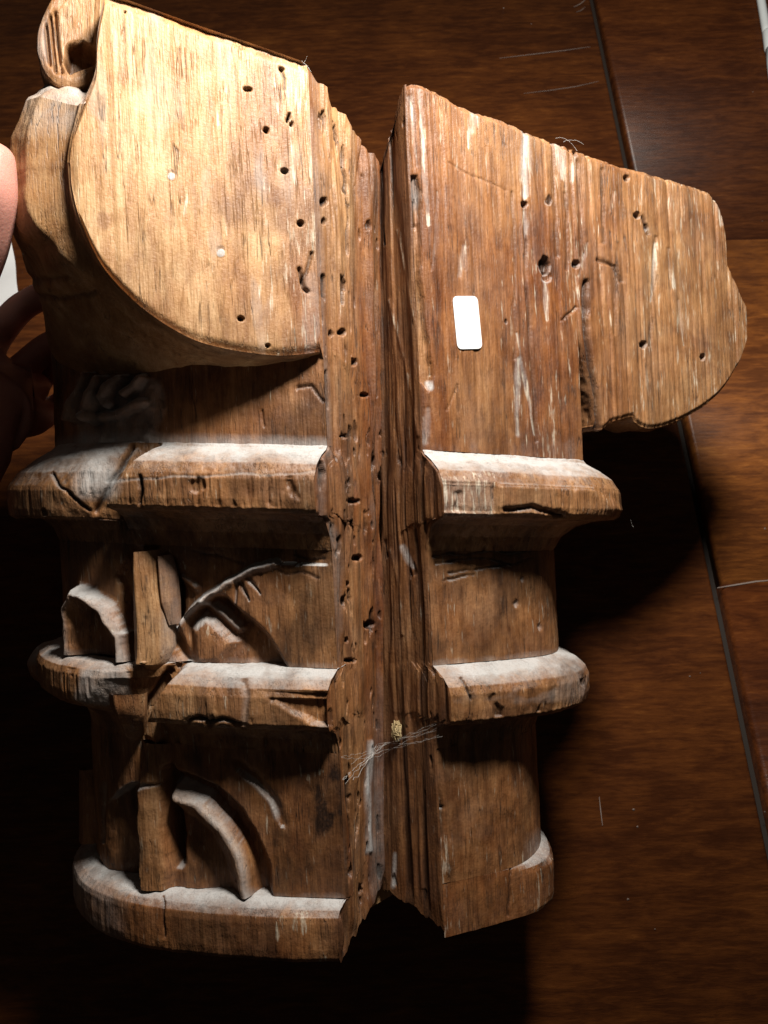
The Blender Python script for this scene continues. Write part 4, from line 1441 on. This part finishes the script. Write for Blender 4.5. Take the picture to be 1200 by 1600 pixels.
# rounded bead behind the lower ring's corner
bc = at_depth(92, 1035, 0.105)
u = np.linspace(0, 2 * math.pi, 60)
v = np.linspace(0.02, math.pi - .02, 40)
U, Vg = np.meshgrid(u, v)
P = np.stack([bc[0] + .0165 * np.sin(Vg) * np.cos(U), bc[1] + .022 * np.sin(Vg) * np.sin(U), bc[2] + .0145 * np.cos(Vg)], -1)
nn = (fbm(P, (120, 120, 120), 211, 3) - .5) * .18
P = bc + (P - bc) * (1 + nn)[..., None]
m = masks(P, 0, 0, .5, .25)
m[..., 0] = ss(-.002, .012, P[..., 2] - bc[2]) * 1.1
build('bead', [(P, m, True)])

# ------------------------------------------------------------------ sticker
def sticker_geo(px_pts):
    vs_, up_ = [], []
    q = [on_plane(x, y, B0, DR) for x, y in px_pts]
    q = np.array(q)
    # rounded corners
    pts = []
    n = len(q)
    for i in range(n):
        p, a, b = q[i], q[i - 1], q[(i + 1) % n]
        r = .0032
        da = (a - p) / np.linalg.norm(a - p) * r
        db = (b - p) / np.linalg.norm(b - p) * r
        for t in np.linspace(0, 1, 7):
            pts.append((1 - t) ** 2 * (p + da) + 2 * t * (1 - t) * p + t * t * (p + db))
    pts = np.array(pts)
    P1 = plane_pts(pts[:, 0], pts[:, 1])
    return P1
S = sticker_geo([(706, 463), (745, 463), (753, 545), (714, 546)])
# rest it just above the highest ridge of the wood under it
pxp, pyp = proj(PP)
inside = (pxp > 700) & (pxp < 760) & (pyp > 455) & (pyp < 552)
hmax = np.max(np.sum((PP[inside] - np.append(B0, 0)) * NR, axis=1))
Sv = [tuple(p + NR * (hmax + .00005) - OFF) for p in S] + [tuple(p + NR * (hmax + .00022) - OFF) for p in S]
n = len(S)
st_o = plain_mesh('sticker', Sv, [tuple(range(n)), tuple(range(n, 2 * n))[::-1]] + [(i, n + i, n + (i + 1) % n, (i + 1) % n) for i in range(n)], PAPER, cap)
st_o['label'] = 'small white rounded paper sticker on the right face'
for a in ([(730, 484), (728, 490), (729, 497)], [(727, 520), (725, 526), (722, 530)]):
    V, Fc = [], []
    for i, (x, y) in enumerate(a):
        t, z = on_plane(x, y, B0, DR)
        for e in (-1, 1):
            p = plane_pts(np.array(t + e * .0003), np.array(z)) + NR * (hmax + .00030) - OFF
            V.append(tuple(p))
    plain_mesh('pencil_mark', V, [(0, 1, 3, 2), (2, 3, 5, 4)], INK, st_o)

# ------------------------------------------------------------------ cobweb, cocoon and stray hairs
def strand(p0, p1, sag, r, n=14, wob=.0006):
    p0, p1 = np.array(p0), np.array(p1)
    pts = []
    for k in range(n):
        t = k / (n - 1)
        p = p0 + (p1 - p0) * t + np.array([0, 0, -sag * 4 * t * (1 - t)])
        if 0 < k < n - 1:
            p = p + np.random.RandomState(k + int(abs(p0[0]) * 1e5)).uniform(-wob, wob, 3)
        pts.append(p - OFF)
    return tube(pts, r, 5, False)
webV, webF = [], []
rs = np.random.RandomState(5)
for k in range(11):
    a = at_depth(690 + rs.uniform(-8, 10), 1138 + rs.uniform(-14, 14), .012)
    b = at_depth(532 + rs.uniform(-10, 20), 1208 + rs.uniform(-26, 20), .004)
    c = at_depth(596 + rs.uniform(-8, 8), 1170 + rs.uniform(-12, 14), .044)
    for s_, e_ in ((a, c), (c, b)):
        if rs.rand() < .8:
            v_, f_ = strand(s_, e_, rs.uniform(-.001, .002), .000035 + .00004 * rs.rand())
            b0 = len(webV)
            webV += v_
            webF += [tuple(i + b0 for i in q) for q in f_]
wo = plain_mesh('cobweb', webV, webF, WEB, cap)
wo['kind'] = 'stuff'
cc_ = at_depth(620, 1142, .036)
cV, cF = [], []
for k in range(60):
    a0 = rs.uniform(0, 6.28)
    pth = []
    r0 = .0038
    ax = rs.normal(size=3); ax /= np.linalg.norm(ax)
    bx = np.cross(ax, rs.normal(size=3)); bx /= np.linalg.norm(bx)
    for j in range(7):
        th = a0 + j * .45
        e = np.array([.7, .7, 1.35])
        pth.append(cc_ - OFF + (ax * math.cos(th) + bx * math.sin(th)) * r0 * e * rs.uniform(.6, 1.25))
    v_, f_ = tube(pth, .00022, 5, False)
    b0 = len(cV); cV += v_; cF += [tuple(i + b0 for i in q) for q in f_]
plain_mesh('cocoon', cV, cF, COCOON, cap, True)
for a, b, sg_ in (((868, 216), (902, 236), -.003), ((880, 222), (912, 226), -.002), ((462, 95), (486, 112), -.002), ((474, 100), (480, 88), .0), ((985, 812), (990, 826), 0)):
    da = B0[1] + .02 if a[0] > 600 else .0
    da = at_depth(a[0], a[1], 0.07 if a[0] > 600 else .0)
    db = at_depth(b[0], b[1], 0.075 if a[0] > 600 else -.002)
    v_, f_ = strand(da, db, sg_, .00006, 9, .0002)
    plain_mesh('hair', v_, f_, WEB, cap)

# ------------------------------------------------------------------ hand that holds the volute from the left
hand = bpy.data.objects.new('hand', None)
COL.objects.link(hand)
HB = Vector((-0.27, 0.07, 0.05))
hand.matrix_world = RIG @ Matrix.Translation(HB)
hand['label'] = 'pale hand gripping the volute at the left edge of the picture'
hand['category'] = 'hand'

def skin_mesh(name, verts, edges, radii, root, sub=2):
    me = bpy.data.meshes.new(name)
    me.from_pydata([tuple(Vector(v) - HB) for v in verts], edges, [])
    me.materials.append(SKIN)
    o = bpy.data.objects.new(name, me)
    COL.objects.link(o)
    o.parent = hand
    md = o.modifiers.new('skin', 'SKIN')
    md.use_smooth_shade = True
    sk = me.skin_vertices[0].data if me.skin_vertices else None
    if sk is None:
        bpy.context.view_layer.objects.active = o
        raise RuntimeError('no skin layer')
    for i, r in enumerate(radii):
        sk[i].radius = (r, r)
        sk[i].use_root = (i == root)
    sb = o.modifiers.new('sub', 'SUBSURF')
    sb.levels = sb.render_levels = sub
    return o

# joints: forearm, wrist, palm, thumb and four fingers closing behind the block
hv = [(-.50, .10, -.10), (-.40, .098, -.03), tuple(at_depth(-190, 800, .095)), tuple(at_depth(-40, 690, .030)),   # 0-3 arm, wrist, palm
      tuple(at_depth(-45, 620, .075)),
      tuple(at_depth(-85, 570, .020)), tuple(at_depth(-66, 470, -.005)), tuple(at_depth(-26, 380, -.024)), tuple(at_depth(-13, 300, -.036)), tuple(at_depth(-13, 222, -.036)),
      tuple(at_depth(-20, 545, .118)), tuple(at_depth(30, 480, .125)), tuple(at_depth(90, 450, .115)), tuple(at_depth(140, 440, .100)),
      tuple(at_depth(20, 590, .125)), tuple(at_depth(75, 540, .132)), tuple(at_depth(130, 520, .120)), tuple(at_depth(170, 510, .105)),
      tuple(at_depth(46, 612, .125)), tuple(at_depth(62, 590, .150)), tuple(at_depth(100, 555, .140)), tuple(at_depth(140, 545, .120)),
      tuple(at_depth(52, 655, .120)), tuple(at_depth(80, 640, .160)), tuple(at_depth(120, 610, .160)), tuple(at_depth(150, 600, .150))]
he = [(0, 1), (1, 2), (2, 3), (3, 4), (3, 5), (5, 6), (6, 7), (7, 8), (8, 9),
      (4, 10), (10, 11), (11, 12), (12, 13), (4, 14), (14, 15), (15, 16), (16, 17),
      (4, 18), (18, 19), (19, 20), (20, 21), (4, 22), (22, 23), (23, 24), (24, 25)]
hr = [.040, .036, .034, .038, .032, .018, .0140, .0125, .0122, .0100, .0105, .0098, .0092, .0075, .0108, .0100, .0094, .0078, .0125, .0096, .009, .0074, .0130, .0085, .008, .0066]
me_tmp = None
bm_ok = True
def make_hand():
    import bmesh
    me = bpy.data.meshes.new('skin_surface')
    me.from_pydata([tuple(Vector(v) - HB) for v in hv], he, [])
    bm = bmesh.new()
    bm.from_mesh(me)
    lay = bm.verts.layers.skin.verify()
    for i, v in enumerate(bm.verts):
        v[lay].radius = (hr[i], hr[i])
        v[lay].use_root = (i == 3)
    bm.to_mesh(me)
    bm.free()
    me.materials.append(SKIN)
    o = bpy.data.objects.new('skin_surface', me)
    COL.objects.link(o)
    o.parent = hand
    md = o.modifiers.new('skin', 'SKIN')
    md.use_smooth_shade = True
    sb = o.modifiers.new('sub', 'SUBSURF')
    sb.levels = sb.render_levels = 2
    return o
make_hand()

# ------------------------------------------------------------------ white paper on the table, left edge
def paper_sheet():
    c = [on_table(-75, 395), on_table(25, 388), on_table(36, 508), on_table(-70, 470)]
    n = 14
    V, Fc = [], []
    for i in range(n):
        for j in range(n):
            a, b = i / (n - 1), j / (n - 1)
            p = (c[0] * (1 - a) + c[1] * a) * (1 - b) + (c[3] * (1 - a) + c[2] * a) * b
            V.append(Vector((p.x, p.y, 0.0015 + 0.010 * math.sin(a * 2.2) * (1 - b) ** 2 + 0.004 * math.sin(b * 5 + a * 2) ** 2)))
    ctr = sum(V, Vector()) / len(V)
    ctr.z = 0
    top = [v - ctr for v in V]
    bot = [v - ctr - Vector((0, 0, .0006)) for v in V]
    N2 = n * n
    for i in range(n - 1):
        for j in range(n - 1):
            q = (i * n + j, (i + 1) * n + j, (i + 1) * n + j + 1, i * n + j + 1)
            Fc.append(q)
            Fc.append(tuple(N2 + k for k in q[::-1]))
    o = plain_mesh('paper_sheet', top + bot, Fc, PAPER, None, True)
    o.location = ctr
    o['label'] = 'scrap of white paper on the dark table behind the hand'
    o['category'] = 'paper'
paper_sheet()

# ------------------------------------------------------------------ white charging cable, upper right corner
cable = bpy.data.objects.new('charging_cable', None)
COL.objects.link(cable)
k0 = on_table(1193, 75)
cable.location = (k0.x, k0.y, 0)
cable['label'] = 'white cable with thicker plug lying at the upper right corner of the table'
cable['category'] = 'cable'
def on_t(px, py, h):
    q = on_table(px, py)
    return Vector((q.x, q.y, h)) - Vector((k0.x, k0.y, 0))
RC = .0046
v_, f_ = tube([on_t(1166, -140, RC), on_t(1172, -80, RC), on_t(1182, -20, RC), on_t(1189, 20, RC), on_t(1194, 50, RC), on_t(1197, 66, RC + .001)], RC, 16)
plain_mesh('lead', v_, f_, PLASTIC, cable, True)
v_, f_ = tube([on_t(1196, 58, .0062), on_t(1196.4, 60, .0062), on_t(1200, 84, .0062), on_t(1200.4, 86, .0062)], [.0052, .0060, .0062, .0056], 16)
plain_mesh('collar', v_, f_, PLASTIC, cable, True)
v_, f_ = tube([on_t(1200.3, 86, .0070), on_t(1204, 110, .0072), on_t(1210, 150, .0072), on_t(1218, 190, .0072), on_t(1220, 200, .0072)], [.0056, .0066, .0072, .0072, .0060], 16)
plain_mesh('plug', v_, f_, PLASTIC2, cable, True)
